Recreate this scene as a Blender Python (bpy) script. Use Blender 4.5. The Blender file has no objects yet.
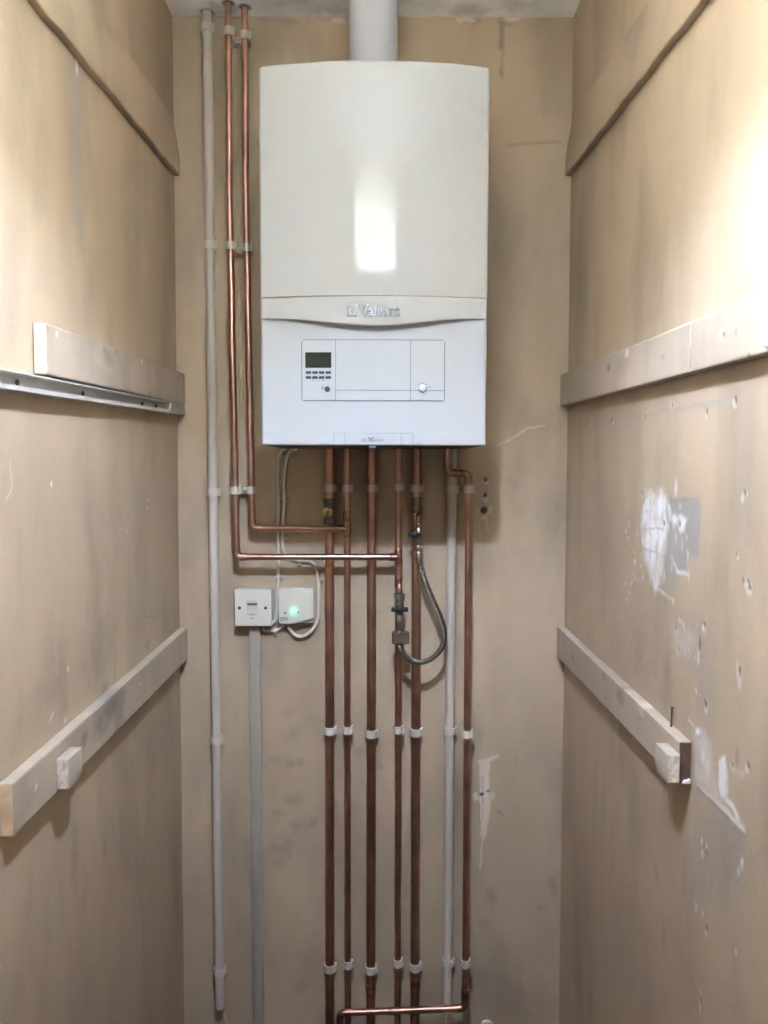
import bpy, bmesh, math, random
import numpy as np
from mathutils import Vector, Matrix, Euler

random.seed(3)
C = bpy.context.scene.collection
PI = math.pi

# ------------------------------------------------------------------ camera
F, PITCH, ROLL, H = 820.0, math.radians(-3.2), math.radians(0.12), 1.37
WALL_Y, XL, XR = 1.93, -0.485, 0.4295
cam_d = bpy.data.cameras.new('camera'); cam = bpy.data.objects.new('camera', cam_d); C.objects.link(cam)
cam_d.sensor_fit = 'HORIZONTAL'; cam_d.sensor_width = 36.0; cam_d.lens = 36.0 * F / 768.0
cam_d.clip_start = 0.02
cam.location = (0, 0, H)
RM = Matrix.Rotation(PI / 2 + PITCH, 3, 'X') @ Matrix.Rotation(ROLL, 3, 'Z')
cam.rotation_euler = RM.to_euler()
bpy.context.scene.camera = cam


def ray(px, py):
    return RM @ Vector(((px - 384.0) / F, (512.0 - py) / F, -1.0))


def at(px, py, y):            # point seen at a pixel, on the plane Y = y
    d = ray(px, py); t = y / d.y
    return Vector((d.x * t, y, H + d.z * t))


def onx(px, py, x):           # point seen at a pixel, on the plane X = x
    d = ray(px, py); t = x / d.x
    return Vector((x, d.y * t, H + d.z * t))


CEIL = at(373, 17, WALL_Y).z

# ------------------------------------------------------------------ materials


def mat(name, color, rough=0.5, metal=0.0, noise=0.0, nscale=20.0, bump=0.0, bscale=200.0, spec=0.5, emit=None, estr=0.0, coat=0.0):
    m = bpy.data.materials.new(name); m.use_nodes = True
    nt = m.node_tree; N, L = nt.nodes, nt.links
    b = N['Principled BSDF']
    b.inputs['Base Color'].default_value = (*color, 1)
    b.inputs['Roughness'].default_value = rough
    b.inputs['Metallic'].default_value = metal
    b.inputs['Specular IOR Level'].default_value = spec
    b.inputs['Coat Weight'].default_value = coat
    b.inputs['Coat Roughness'].default_value = 0.06
    tc = N.new('ShaderNodeTexCoord')
    if noise:
        n = N.new('ShaderNodeTexNoise'); n.inputs['Scale'].default_value = nscale; n.inputs['Detail'].default_value = 5
        L.new(tc.outputs['Object'], n.inputs['Vector'])
        mp = N.new('ShaderNodeMapRange'); mp.inputs['From Min'].default_value = 0.3; mp.inputs['From Max'].default_value = 0.7
        mp.inputs['To Min'].default_value = 1 - noise; mp.inputs['To Max'].default_value = 1 + noise * 0.5
        L.new(n.outputs['Fac'], mp.inputs['Value'])
        mx = N.new('ShaderNodeMix'); mx.data_type = 'RGBA'; mx.blend_type = 'MULTIPLY'
        mx.inputs['Factor'].default_value = 1; mx.inputs['A'].default_value = (*color, 1)
        L.new(mp.outputs['Result'], mx.inputs['B']); L.new(mx.outputs['Result'], b.inputs['Base Color'])
    if bump:
        n2 = N.new('ShaderNodeTexNoise'); n2.inputs['Scale'].default_value = bscale; n2.inputs['Detail'].default_value = 3
        L.new(tc.outputs['Object'], n2.inputs['Vector'])
        bp = N.new('ShaderNodeBump'); bp.inputs['Strength'].default_value = bump; bp.inputs['Distance'].default_value = 0.002
        L.new(n2.outputs['Fac'], bp.inputs['Height']); L.new(bp.outputs['Normal'], b.inputs['Normal'])
    if emit:
        b.inputs['Emission Color'].default_value = (*emit, 1); b.inputs['Emission Strength'].default_value = estr
    return m


def wall_mat(name, paint):
    """painted plaster: paint tone with trowel mottling, and grime / filler / holes / scrapes where the mesh carries them"""
    m = bpy.data.materials.new(name); m.use_nodes = True
    nt = m.node_tree; N, L = nt.nodes, nt.links
    b = N['Principled BSDF']; b.inputs['Specular IOR Level'].default_value = 0.35
    tc = N.new('ShaderNodeTexCoord')

    def noise(scale, detail, stretch=(1, 1, 1)):
        mp = N.new('ShaderNodeMapping'); mp.inputs['Scale'].default_value = stretch
        L.new(tc.outputs['Object'], mp.inputs['Vector'])
        n = N.new('ShaderNodeTexNoise'); n.inputs['Scale'].default_value = scale; n.inputs['Detail'].default_value = detail
        L.new(mp.outputs['Vector'], n.inputs['Vector']); return n.outputs['Fac']

    def ramp(v, a, c, lo, hi):
        r = N.new('ShaderNodeMapRange')
        for k, val in zip(('From Min', 'From Max', 'To Min', 'To Max'), (a, c, lo, hi)):
            r.inputs[k].default_value = val
        L.new(v, r.inputs['Value']); return r.outputs['Result']

    def mix(a, bcol, fac, mode='MIX'):
        x = N.new('ShaderNodeMix'); x.data_type = 'RGBA'; x.blend_type = mode
        for key, val in (('A', a), ('B', bcol)):
            if isinstance(val, tuple):
                x.inputs[key].default_value = (*val, 1)
            else:
                L.new(val, x.inputs[key])
        if isinstance(fac, float):
            x.inputs['Factor'].default_value = fac
        else:
            L.new(fac, x.inputs['Factor'])
        return x.outputs['Result']
    big = noise(2.3, 4)
    col = mix(tuple(c * 0.90 for c in paint), tuple(min(1, c * 1.06) for c in paint), ramp(big, 0.35, 0.65, 0, 1))
    smear = noise(3.5, 6, (2.2, 2.2, 0.8))
    col = mix(col, tuple(c * k for c, k in zip(paint, (0.62, 0.63, 0.66))), ramp(smear, 0.50, 0.74, 0, 0.72))
    streak = noise(3.4, 6, (2.6, 2.6, 0.75))
    col = mix(col, tuple(c * k for c, k in zip(paint, (0.60, 0.60, 0.62))), ramp(streak, 0.53, 0.80, 0, 0.30))
    fine = noise(55, 4)
    col = mix(col, tuple(c * 0.8 for c in paint), ramp(fine, 0.6, 0.85, 0, 0.4))
    at1 = N.new('ShaderNodeAttribute'); at1.attribute_name = 'marks'
    at2 = N.new('ShaderNodeAttribute'); at2.attribute_name = 'marks2'
    s1 = N.new('ShaderNodeSeparateColor'); L.new(at1.outputs['Color'], s1.inputs['Color'])
    s2 = N.new('ShaderNodeSeparateColor'); L.new(at2.outputs['Color'], s2.inputs['Color'])
    col = mix(col, (0.20, 0.175, 0.155), s1.outputs['Red'])          # grime
    col = mix(col, (0.30, 0.285, 0.27), s2.outputs['Green'])          # grey damp
    col = mix(col, (0.66, 0.575, 0.48), s2.outputs['Red'])            # scrape
    col = mix(col, (0.70, 0.68, 0.68), s1.outputs['Green'])          # filler
    col = mix(col, (0.07, 0.05, 0.04), s1.outputs['Blue'])           # hole
    L.new(col, b.inputs['Base Color'])
    L.new(ramp(big, 0.3, 0.7, 0.42, 0.58), b.inputs['Roughness'])
    bp = N.new('ShaderNodeBump'); bp.inputs['Strength'].default_value = 0.25; bp.inputs['Distance'].default_value = 0.002
    L.new(noise(90, 4), bp.inputs['Height'])
    bp2 = N.new('ShaderNodeBump'); bp2.inputs['Strength'].default_value = 0.35; bp2.inputs['Distance'].default_value = 0.006
    L.new(noise(9, 3), bp2.inputs['Height']); L.new(bp.outputs['Normal'], bp2.inputs['Normal'])
    L.new(bp2.outputs['Normal'], b.inputs['Normal'])
    return m


PAINT = (0.44, 0.338, 0.234)
M = dict(
    wall=wall_mat('magnolia_painted_plaster', PAINT),
    ceiling=wall_mat('grey_ceiling_plaster', (0.92, 0.91, 0.93)),
    dark_wall=mat('dark_stained_panelling', (0.10, 0.07, 0.05), 0.6, noise=0.2),
    floor=mat('brown_floor', (0.055, 0.025, 0.014), 0.6, noise=0.3, nscale=8),
    copper=mat('copper', (0.52, 0.30, 0.22), 0.38, 1.0, noise=0.3, nscale=14, bump=0.03, bscale=60),
    solder=mat('copper_fitting', (0.42, 0.24, 0.17), 0.36, 1.0, noise=0.5, nscale=60),
    white_enamel=mat('white_enamel', (0.39, 0.39, 0.38), 0.05, spec=0.14),
    white_case=mat('white_casing', (0.39, 0.39, 0.38), 0.3),
    panel_white=mat('white_panel_plastic', (0.365, 0.375, 0.385), 0.28),
    seam=mat('grey_seam', (0.12, 0.12, 0.125), 0.5),
    soft_seam=mat('pale_seam', (0.17, 0.175, 0.19), 0.5),
    chrome=mat('brushed_chrome', (0.15, 0.145, 0.135), 0.25, 1.0),
    dark=mat('dark_plastic', (0.03, 0.032, 0.04), 0.35),
    under=mat('dark_underside', (0.07, 0.065, 0.06), 0.6),
    ink=mat('dark_blue_ink', (0.05, 0.055, 0.11), 0.5),
    grey_ink=mat('grey_ink', (0.10, 0.105, 0.14), 0.5),
    lcd=mat('lcd_screen', (0.03, 0.034, 0.026), 0.08, spec=0.7),
    pvc=mat('white_pvc', (0.49, 0.43, 0.37), 0.35),
    trunk=mat('grey_trunking', (0.32, 0.28, 0.24), 0.4),
    clip=mat('white_clip_plastic', (0.56, 0.50, 0.43), 0.4),
    cable=mat('white_cable', (0.57, 0.52, 0.44), 0.4),
    flue=mat('white_flue_metal', (0.47, 0.47, 0.50), 0.4),
    plastic=mat('white_socket_plastic', (0.59, 0.55, 0.48), 0.3),
    brass=mat('brass', (0.55, 0.42, 0.22), 0.35, 1.0, noise=0.4, nscale=80),
    bronze=mat('dark_fitting', (0.22, 0.17, 0.14), 0.45, 0.8, noise=0.4, nscale=60),
    valve=mat('nickel_valve', (0.34, 0.31, 0.28), 0.33, 1.0, noise=0.3, nscale=60),
    black=mat('black_lever', (0.008, 0.008, 0.008), 0.5),
    brown_clip=mat('brown_plastic', (0.10, 0.062, 0.045), 0.4),
    steel=mat('steel', (0.5, 0.48, 0.46), 0.35, 1.0),
    rust=mat('rusty_steel', (0.10, 0.07, 0.06), 0.6, 0.5),
    white_box=mat('white_alarm_plastic', (0.80, 0.82, 0.84), 0.3),
    alu=mat('aluminium_channel', (0.48, 0.45, 0.41), 0.5, 0.1, noise=0.15, nscale=25),
    batten=mat('dirty_painted_wood', (0.42, 0.352, 0.285), 0.5, noise=0.32, nscale=6, bump=0.1, bscale=60),
    batten_pale=mat('pale_painted_wood', (0.46, 0.395, 0.32), 0.5, noise=0.12, nscale=9, bump=0.1, bscale=60),
    batten_paint=wall_mat('dirty_batten_paint', (0.42, 0.342, 0.262)),
    raw_wood=mat('raw_softwood', (0.66, 0.47, 0.30), 0.65, noise=0.25, nscale=40),
    brown_wood=mat('brown_end_grain', (0.14, 0.075, 0.05), 0.6, noise=0.4, nscale=60),
    chalk=mat('chalky_end_grain', (0.62, 0.52, 0.43), 0.7, noise=0.4, nscale=120, bump=0.4, bscale=160),
    filler=mat('white_filler', (0.74, 0.72, 0.70), 0.6, noise=0.1, nscale=60),
    bulb=mat('glowing_bulb', (0.9, 0.9, 0.9), 0.4, emit=(0.81, 1.0, 1.38), estr=960.0),
    led=mat('green_led', (0.1, 0.8, 0.4), 0.4, emit=(0.02, 1.0, 0.30), estr=13.0),
)
# braided steel hose: wave bump along both diagonals
_m = mat('braided_steel', (0.42, 0.42, 0.40), 0.24, 1.0); M['braid'] = _m
_nt = _m.node_tree; _tc = _nt.nodes.new('ShaderNodeTexCoord'); _w = _nt.nodes.new('ShaderNodeTexWave'); _w.inputs['Scale'].default_value = 160
_w.bands_direction = 'DIAGONAL'
_b = _nt.nodes.new('ShaderNodeBump'); _b.inputs['Strength'].default_value = 0.7; _b.inputs['Distance'].default_value = 0.002
_nt.links.new(_tc.outputs['Object'], _w.inputs['Vector']); _nt.links.new(_w.outputs['Fac'], _b.inputs['Height'])
_nt.links.new(_b.outputs['Normal'], _nt.nodes['Principled BSDF'].inputs['Normal'])
# lamp shade: thin warm fabric, lets part of the bulb's light through
_m = bpy.data.materials.new('warm_fabric_shade'); _m.use_nodes = True; M['shade'] = _m
_nt = _m.node_tree; _nt.nodes.remove(_nt.nodes['Principled BSDF'])
_d = _nt.nodes.new('ShaderNodeBsdfDiffuse'); _d.inputs['Color'].default_value = (0.80, 0.74, 0.62, 1)
_t = _nt.nodes.new('ShaderNodeBsdfTranslucent'); _t.inputs['Color'].default_value = (0.93, 0.84, 0.60, 1)
_x = _nt.nodes.new('ShaderNodeMixShader'); _x.inputs['Fac'].default_value = 0.36
_nt.links.new(_d.outputs[0], _x.inputs[1]); _nt.links.new(_t.outputs[0], _x.inputs[2])
_nt.links.new(_x.outputs[0], _nt.nodes['Material Output'].inputs['Surface'])

# ------------------------------------------------------------------ object helpers


def wloc(o):
    p = Vector((0, 0, 0))
    while o is not None:
        p += o.location; o = o.parent
    return p


def tag(o, label, cat, group=None):
    o['label'] = label; o['category'] = cat
    if group: o['group'] = group
    return o


def thing(name, loc, label, cat, group=None):
    o = bpy.data.objects.new(name, None); o.empty_display_size = 0.03; C.objects.link(o); o.location = loc
    return tag(o, label, cat, group)


class MB:
    """collects shapes in room coordinates and links them as one mesh object"""

    def __init__(self):
        self.bm = bmesh.new()

    def face(self, vs):
        try:
            return self.bm.faces.new(vs)
        except ValueError:
            return None

    def hexa(self, p):        # 8 corners: bottom ring then top ring
        v = [self.bm.verts.new(q) for q in p]
        for f in ((3, 2, 1, 0), (4, 5, 6, 7), (0, 1, 5, 4), (1, 2, 6, 5), (2, 3, 7, 6), (3, 0, 4, 7)):
            self.face([v[i] for i in f])
        return self

    def box(self, x0, x1, y0, y1, z0, z1):
        return self.hexa([(x0, y0, z0), (x1, y0, z0), (x1, y1, z0), (x0, y1, z0), (x0, y0, z1), (x1, y0, z1), (x1, y1, z1), (x0, y1, z1)])

    def tube(self, pts, r, n=20, caps=True):
        pts = [Vector(p) for p in pts]; rad = r if isinstance(r, (list, tuple)) else [r] * len(pts)
        tang = []
        for i in range(len(pts)):
            a = pts[max(i - 1, 0)]; b = pts[min(i + 1, len(pts) - 1)]
            tang.append((b - a).normalized())
        up = Vector((0, 1, 0)) if abs(tang[0].y) < 0.9 else Vector((1, 0, 0))
        u = tang[0].cross(up).normalized(); rings = []
        for i, p in enumerate(pts):
            if i: u = tang[i - 1].rotation_difference(tang[i]) @ u
            u = (u - tang[i] * u.dot(tang[i])).normalized(); v = tang[i].cross(u)
            rings.append([self.bm.verts.new(p + (u * math.cos(2 * PI * k / n) + v * math.sin(2 * PI * k / n)) * rad[i]) for k in range(n)])
        for a, b in zip(rings, rings[1:]):
            for k in range(n):
                self.face([a[k], a[(k + 1) % n], b[(k + 1) % n], b[k]])
        if caps:
            self.face(rings[0][::-1]); self.face(rings[-1])
        return self

    def lathe(self, base, axis, prof, n=24):      # prof: list of (distance along axis, radius)
        base = Vector(base); axis = Vector(axis).normalized()
        up = Vector((0, 0, 1)) if abs(axis.z) < 0.9 else Vector((1, 0, 0))
        u = axis.cross(up).normalized(); v = axis.cross(u); rings = []
        for s, r in prof:
            if r < 1e-6: r = 1e-5
            rings.append([self.bm.verts.new(base + axis * s + (u * math.cos(2 * PI * k / n) + v * math.sin(2 * PI * k / n)) * r) for k in range(n)])
        for a, b in zip(rings, rings[1:]):
            for k in range(n):
                self.face([a[k], a[(k + 1) % n], b[(k + 1) % n], b[k]])
        self.face(rings[0][::-1]); self.face(rings[-1])
        return self

    def prism_y(self, poly, y0, y1):              # outline in x,z extruded along y (y0 = front)
        a = [self.bm.verts.new((x, y0, z)) for x, z in poly]; b = [self.bm.verts.new((x, y1, z)) for x, z in poly]
        self.face(a); self.face(b[::-1]); n = len(poly)
        for k in range(n):
            self.face([a[k], b[k], b[(k + 1) % n], a[(k + 1) % n]])
        return self

    def prism_z(self, poly, z0, z1):              # outline in x,y extruded along z
        a = [self.bm.verts.new((x, y, z0)) for x, y in poly]; b = [self.bm.verts.new((x, y, z1)) for x, y in poly]
        self.face(a[::-1]); self.face(b); n = len(poly)
        for k in range(n):
            self.face([a[k], a[(k + 1) % n], b[(k + 1) % n], b[k]])
        return self

    def ring_z(self, cx, cy, ri, ro, z0, z1, n=28):
        L = []
        for r, z in ((ri, z0), (ro, z0), (ro, z1), (ri, z1)):
            L.append([self.bm.verts.new((cx + r * math.cos(2 * PI * k / n), cy + r * math.sin(2 * PI * k / n), z)) for k in range(n)])
        for i in range(4):
            a, b = L[i], L[(i + 1) % 4]
            for k in range(n):
                self.face([a[k], b[k], b[(k + 1) % n], a[(k + 1) % n]])
        return self

    def bevel(self, w, seg=2, ang=40):
        self.bm.normal_update()
        es = [e for e in self.bm.edges if len(e.link_faces) == 2 and e.calc_face_angle(0) > math.radians(ang)]
        bmesh.ops.bevel(self.bm, geom=es, offset=w, segments=seg, profile=0.5, affect='EDGES', clamp_overlap=True)
        return self

    def build(self, name, m, parent=None, base=None, smooth=40):
        bmesh.ops.recalc_face_normals(self.bm, faces=self.bm.faces)
        me = bpy.data.meshes.new(name)
        co = np.array([v.co[:] for v in self.bm.verts])
        if parent is not None:
            off = wloc(parent)
        else:
            off = Vector(base) if base is not None else Vector(((co[:, 0].min() + co[:, 0].max()) / 2, (co[:, 1].min() + co[:, 1].max()) / 2, co[:, 2].min()))
        bmesh.ops.translate(self.bm, verts=self.bm.verts, vec=-off)
        self.bm.to_mesh(me); self.bm.free()
        o = bpy.data.objects.new(name, me); C.objects.link(o)
        if parent is not None:
            o.parent = parent
        else:
            o.location = off
        me.materials.append(m)
        if smooth:
            me.polygons.foreach_set('use_smooth', [True] * len(me.polygons)); me.set_sharp_from_angle(angle=math.radians(smooth))
        return o


def fillet(pts, r, seg=8):
    pts = [Vector(p) for p in pts]; out = [pts[0]]
    for a, b, c in zip(pts, pts[1:], pts[2:]):
        d1 = (a - b).normalized(); d2 = (c - b).normalized()
        p0 = b + d1 * r; p1 = b + d2 * r
        for k in range(seg + 1):
            t = k / seg
            out.append(p0 * (1 - t) ** 2 + b * 2 * t * (1 - t) + p1 * t * t)
    out.append(pts[-1]); return out


def elbow_pts(a, b, c, r, tail):
    a, b, c = Vector(a), Vector(b), Vector(c)
    d1 = (a - b).normalized(); d2 = (c - b).normalized()
    return fillet([b + d1 * (r + tail), b, b + d2 * (r + tail)], r)


def spline(pts, per=8):
    pts = [Vector(p) for p in pts]; P = [2 * pts[0] - pts[1]] + pts + [2 * pts[-1] - pts[-2]]; out = []
    for i in range(1, len(P) - 2):
        for k in range(per):
            t = k / per; p0, p1, p2, p3 = P[i - 1:i + 3]
            out.append(0.5 * ((2 * p1) + (p2 - p0) * t + (2 * p0 - 5 * p1 + 4 * p2 - p3) * t * t + (3 * p1 - p0 - 3 * p2 + p3) * t ** 3))
    out.append(pts[-1]); return out


def rrect(x0, x1, z0, z1, r, seg=6):
    out = []
    for cx, cz, a0 in ((x1 - r, z1 - r, 0), (x0 + r, z1 - r, PI / 2), (x0 + r, z0 + r, PI), (x1 - r, z0 + r, 1.5 * PI)):
        for k in range(seg + 1):
            a = a0 + PI / 2 * k / seg; out.append((cx + r * math.cos(a), cz + r * math.sin(a)))
    return out


# ------------------------------------------------------------------ the setting: walls with their marks
def lattice(u, v, seed):
    iu = np.floor(u).astype(np.int64); iv = np.floor(v).astype(np.int64); fu = u - iu; fv = v - iv
    fu = fu * fu * (3 - 2 * fu); fv = fv * fv * (3 - 2 * fv)

    def h(a, b):
        x = (a * 374761393 + b * 668265263 + seed * 974634777) & 0xFFFFFFFF
        x = ((x ^ (x >> 13)) * 1274126177) & 0xFFFFFFFF
        return ((x ^ (x >> 16)) & 0xFFFF) / 65535.0
    return (h(iu, iv) * (1 - fu) + h(iu + 1, iv) * fu) * (1 - fv) + (h(iu, iv + 1) * (1 - fu) + h(iu + 1, iv + 1) * fu) * fv


def fbm(u, v, s, seed, octv=4):
    t = np.zeros_like(u); a = 0.5
    for k in range(octv):
        t += a * lattice(u * s, v * s, seed + k); a *= 0.5; s *= 2.03
    return t - 0.47


class Wall:
    """a dense sheet in wall coordinates (u along the wall, v = height) that carries the marks of the photograph"""

    def __init__(self, us, vs, to3d, proj):
        self.us, self.vs = np.array(us), np.array(vs)
        self.U, self.V = np.meshgrid(self.us, self.vs)
        self.to3d, self.proj = to3d, proj
        z = lambda: np.zeros_like(self.U)
        self.grime, self.fill, self.hole, self.scar, self.damp, self.disp = z(), z(), z(), z(), z(), z()
        self.n1 = fbm(self.U, self.V, 60, 11); self.n2 = fbm(self.U, self.V, 60, 47); self.n3 = fbm(self.U, self.V, 14, 5)

    def dist(self, px, py, rx, ry, rag, rot=0.0):
        u0, v0 = self.proj(px, py)
        du = self.U - u0 + self.n1 * rag; dv = self.V - v0 + self.n2 * rag
        if rot:
            du, dv = du * math.cos(rot) + dv * math.sin(rot), -du * math.sin(rot) + dv * math.cos(rot)
        return np.sqrt((du / rx) ** 2 + (dv / ry) ** 2)

    def blob(self, ch, px, py, rx, ry, amt=1.0, soft=0.3, rag=0.01, rot=0.0, lift=0.0):
        d = self.dist(px, py, rx, ry, rag, rot)
        m = np.clip((1 + soft - d) / (2 * soft), 0, 1); m = m * m * (3 - 2 * m) * amt
        a = getattr(self, ch); np.maximum(a, m, out=a)
        if lift: self.disp += m / amt * lift

    def poly(self, ch, pts, amt=1.0, soft=0.003, rag=0.006, lift=0.0):
        P = [self.proj(*p) for p in pts]
        x = self.U + self.n1 * rag; y = self.V + self.n2 * rag
        ins = np.zeros(x.shape, bool); dmin = np.full(x.shape, 9.0); n = len(P)
        for i in range(n):
            (x1, y1), (x2, y2) = P[i], P[(i + 1) % n]
            if y1 != y2:
                c = ((y1 > y) != (y2 > y)) & (x < (x2 - x1) * (y - y1) / (y2 - y1) + x1); ins ^= c
            dx, dy = x2 - x1, y2 - y1; t = np.clip(((x - x1) * dx + (y - y1) * dy) / (dx * dx + dy * dy + 1e-12), 0, 1)
            dmin = np.minimum(dmin, np.hypot(x - x1 - t * dx, y - y1 - t * dy))
        sd = np.where(ins, dmin, -dmin); m = np.clip(sd / soft * 0.5 + 0.5, 0, 1) * amt
        a = getattr(self, ch); np.maximum(a, m, out=a)
        if lift: self.disp += m / amt * lift

    def line(self, ch, pts, w, amt=1.0, rag=0.004, lift=0.0):
        P = [self.proj(*p) for p in pts]
        x = self.U + self.n1 * rag; y = self.V + self.n2 * rag; dmin = np.full(x.shape, 9.0)
        for (x1, y1), (x2, y2) in zip(P, P[1:]):
            dx, dy = x2 - x1, y2 - y1; t = np.clip(((x - x1) * dx + (y - y1) * dy) / (dx * dx + dy * dy + 1e-12), 0, 1)
            dmin = np.minimum(dmin, np.hypot(x - x1 - t * dx, y - y1 - t * dy))
        m = np.clip(1.5 - dmin / w, 0, 1) * amt
        a = getattr(self, ch); np.maximum(a, m, out=a)
        if lift: self.disp += m / amt * lift

    def screw_hole(self, px, py, r=0.003, chip=True):
        if chip:
            self.blob('scar', px + random.uniform(-1, 1), py + random.uniform(0.5, 2.5), r * 2.2, r * 2.9, 0.6, 0.35, r * 7)
        self.blob('hole', px, py, r * 1.25, r * 1.6, 1.0, 0.35, r * 1.5, lift=-0.003)

    def smudge(self, px, py, rx, ry, amt=0.5, rot=0.0):
        self.blob('grime', px, py, rx, ry, amt * 0.9, 0.95, min(rx, ry) * 2.2, rot)

    def cut(self, pts, w, amt=0.8, rag=0.003):   # scraped line through the filler
        keep = self.fill.copy(); self.fill[:] = 0; self.line('fill', pts, w, amt, rag); self.fill[:] = keep * (1 - self.fill)

    def build(self, name, m, extra_quads=(), edge=0.01):
        nu, nv = len(self.us), len(self.vs)
        fade = np.minimum.reduce([np.clip((self.U - self.us[0]) / edge, 0, 1), np.clip((self.us[-1] - self.U) / edge, 0, 1),
                                  np.clip((self.V - self.vs[0]) / edge, 0, 1), np.clip((self.vs[-1] - self.V) / edge, 0, 1)])
        d = (self.disp + self.n3 * 0.0016) * fade
        co = self.to3d(self.U, self.V, d).reshape(-1, 3).astype(np.float32)
        idx = np.arange(nu * nv).reshape(nv, nu)
        q = np.stack([idx[:-1, :-1], idx[:-1, 1:], idx[1:, 1:], idx[1:, :-1]], -1).reshape(-1, 4)
        ex = np.array(extra_quads, np.float32).reshape(-1, 3)
        if len(ex):
            q = np.vstack([q, np.arange(len(ex)).reshape(-1, 4) + len(co)]); co = np.vstack([co, ex])
        me = bpy.data.meshes.new(name); me.vertices.add(len(co)); me.vertices.foreach_set('co', co.ravel())
        me.loops.add(q.size); me.loops.foreach_set('vertex_index', q.ravel().astype(np.int32))
        me.polygons.add(len(q)); me.polygons.foreach_set('loop_start', np.arange(0, q.size, 4, dtype=np.int32))
        me.polygons.foreach_set('use_smooth', np.ones(len(q), bool)); me.update(calc_edges=True)
        for nm, chs in (('marks', (self.grime, self.fill, self.hole)), ('marks2', (self.scar, self.damp, np.zeros_like(self.U)))):
            a = me.attributes.new(nm, 'FLOAT_COLOR', 'POINT'); buf = np.zeros((len(co), 4), np.float32); buf[:, 3] = 1
            for k, ch in enumerate(chs): buf[:nu * nv, k] = ch.ravel()
            a.data.foreach_set('color', buf.ravel())
        me.materials.append(m); me.validate()
        o = bpy.data.objects.new(name, me); C.objects.link(o); o['kind'] = 'structure'
        return o


Y_FRONT = -1.5
FZ = 0.0


def spaced(a, b, s0, s1):
    out = [a]
    while out[-1] < b:
        t = (out[-1] - a) / (b - a); out.append(out[-1] + s0 + (s1 - s0) * t)
    out[-1] = b; return out


# --- back wall
bw = Wall(np.arange(XL, XR + 1e-6, (XR - XL) / 330), np.arange(FZ, CEIL + 1e-6, (CEIL - FZ) / 860),
          lambda U, V, d: np.stack([U, WALL_Y - d, V], -1), lambda px, py: (lambda p: (p.x, p.z))(at(px, py, WALL_Y)))
for px, py, r in ((485.5, 480, 0.0032), (485, 495, 0.0036), (484.2, 510, 0.0058)):
    bw.screw_hole(px, py, r)
bw.line('scar', [(486, 515), (488, 530)], 0.003, 0.4)
bw.poly('scar', [(476.5, 761), (489, 758), (499, 754.5), (499, 757), (490, 762), (489, 790), (491, 800), (486.5, 834), (483, 840), (480.5, 835), (479, 800), (480, 790), (479.5, 764)], 0.8, lift=0.0008)
bw.line('scar', [(482, 838), (481.5, 852), (480.5, 868)], 0.0022, 0.6)
bw.blob('scar', 476, 797, 0.007, 0.012, 0.6, 0.4, 0.01); bw.blob('scar', 492, 797, 0.009, 0.010, 0.5, 0.4, 0.012)
bw.blob('hole', 481.5, 794, 0.006, 0.0045, 1, 0.4, 0.006, lift=-0.003); bw.blob('hole', 488, 791.5, 0.004, 0.003, 0.8, 0.4, 0.006)
bw.line('hole', [(478.5, 800), (479.5, 824)], 0.0012, 0.5); bw.line('hole', [(482.5, 776), (482.5, 820)], 0.001, 0.45)
bw.line('grime', [(497, 810), (503, 815)], 0.003, 0.5)
bw.line('scar', [(498, 445.5), (513, 438), (528, 428), (544, 426)], 0.0028, 0.45, lift=0.0008)
bw.line('grime', [(538, 428), (544, 428)], 0.002, 0.5)
bw.line('grime', [(509, 145), (530, 143), (561, 142)], 0.003, 0.45, lift=-0.001)
bw.line('grime', [(503, 20), (502, 48)], 0.0055, 0.75, 0.008, lift=-0.002); bw.line('grime', [(503, 48), (502, 78)], 0.0035, 0.4, 0.008)
bw.blob('grime', 501.5, 72, 0.006, 0.014, 0.6, 0.5, 0.01)
bw.blob('grime', 505, 19, 0.022, 0.012, 0.6, 0.6, 0.03); bw.blob('scar', 512, 17, 0.02, 0.010, 0.6, 0.4, 0.02)
bw.blob('grime', 475, 20, 0.016, 0.008, 0.6, 0.5, 0.02); bw.blob('scar', 467, 19, 0.02, 0.006, 0.6, 0.4, 0.02)
bw.blob('scar', 340, 20, 0.02, 0.005, 0.5, 0.4, 0.02); bw.blob('grime', 330, 19, 0.03, 0.005, 0.4, 0.5, 0.02)
bw.line('grime', [(258, 20), (300, 22)], 0.004, 0.4)
for a in ((290, 712, .012, .01, .25), (292, 735, .018, .022, .35), (289, 762, .012, .009, .5), (274, 760, .014, .008, .4), (300, 762, .012, .007, .4),
          (293, 800, .02, .012, .4), (279, 812, .018, .008, .35), (297, 826, .014, .016, .5), (313, 824, .012, .011, .55),
          (284, 852, .022, .022, .5), (280, 862, .016, .016, .4), (262, 765, .01, .012, .3), (312, 722, .02, .012, .2),
          (310, 960, .03, .05, .25), (302, 985, .012, .02, .35), (491, 898, .01, .02, .45), (553, 888, .008, .022, .5), (541, 908, .012, .008, .35),
          (521, 948, .012, .008, .3), (486, 925, .01, .01, .25), (508, 481, .006, .009, .35), (515, 486, .006, .012, .3), (557, 507, .005, .009, .45),
          (487, 975, .025, .03, .25), (540, 940, .03, .05, .15), (521, 1000, .06, .04, .2), (362, 752, .01, .012, .35), (380, 766, .006, .012, .3), (478, 735, .01, .02, .2),
          (478, 705, .004, .004, .4), (516, 760, .004, .008, .3), (340, 690, .01, .03, .2), (500, 660, .02, .03, .15), (525, 560, .03, .03, .12), (198, 600, .012, .05, .1),
          (196, 900, .02, .06, .15), (235, 720, .008, .02, .2), (232, 820, .01, .03, .2), (540, 745, .05, .10, .12), (530, 420, .04, .05, .12), (545, 250, .03, .08, .1)):
    bw.smudge(*a)
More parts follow.
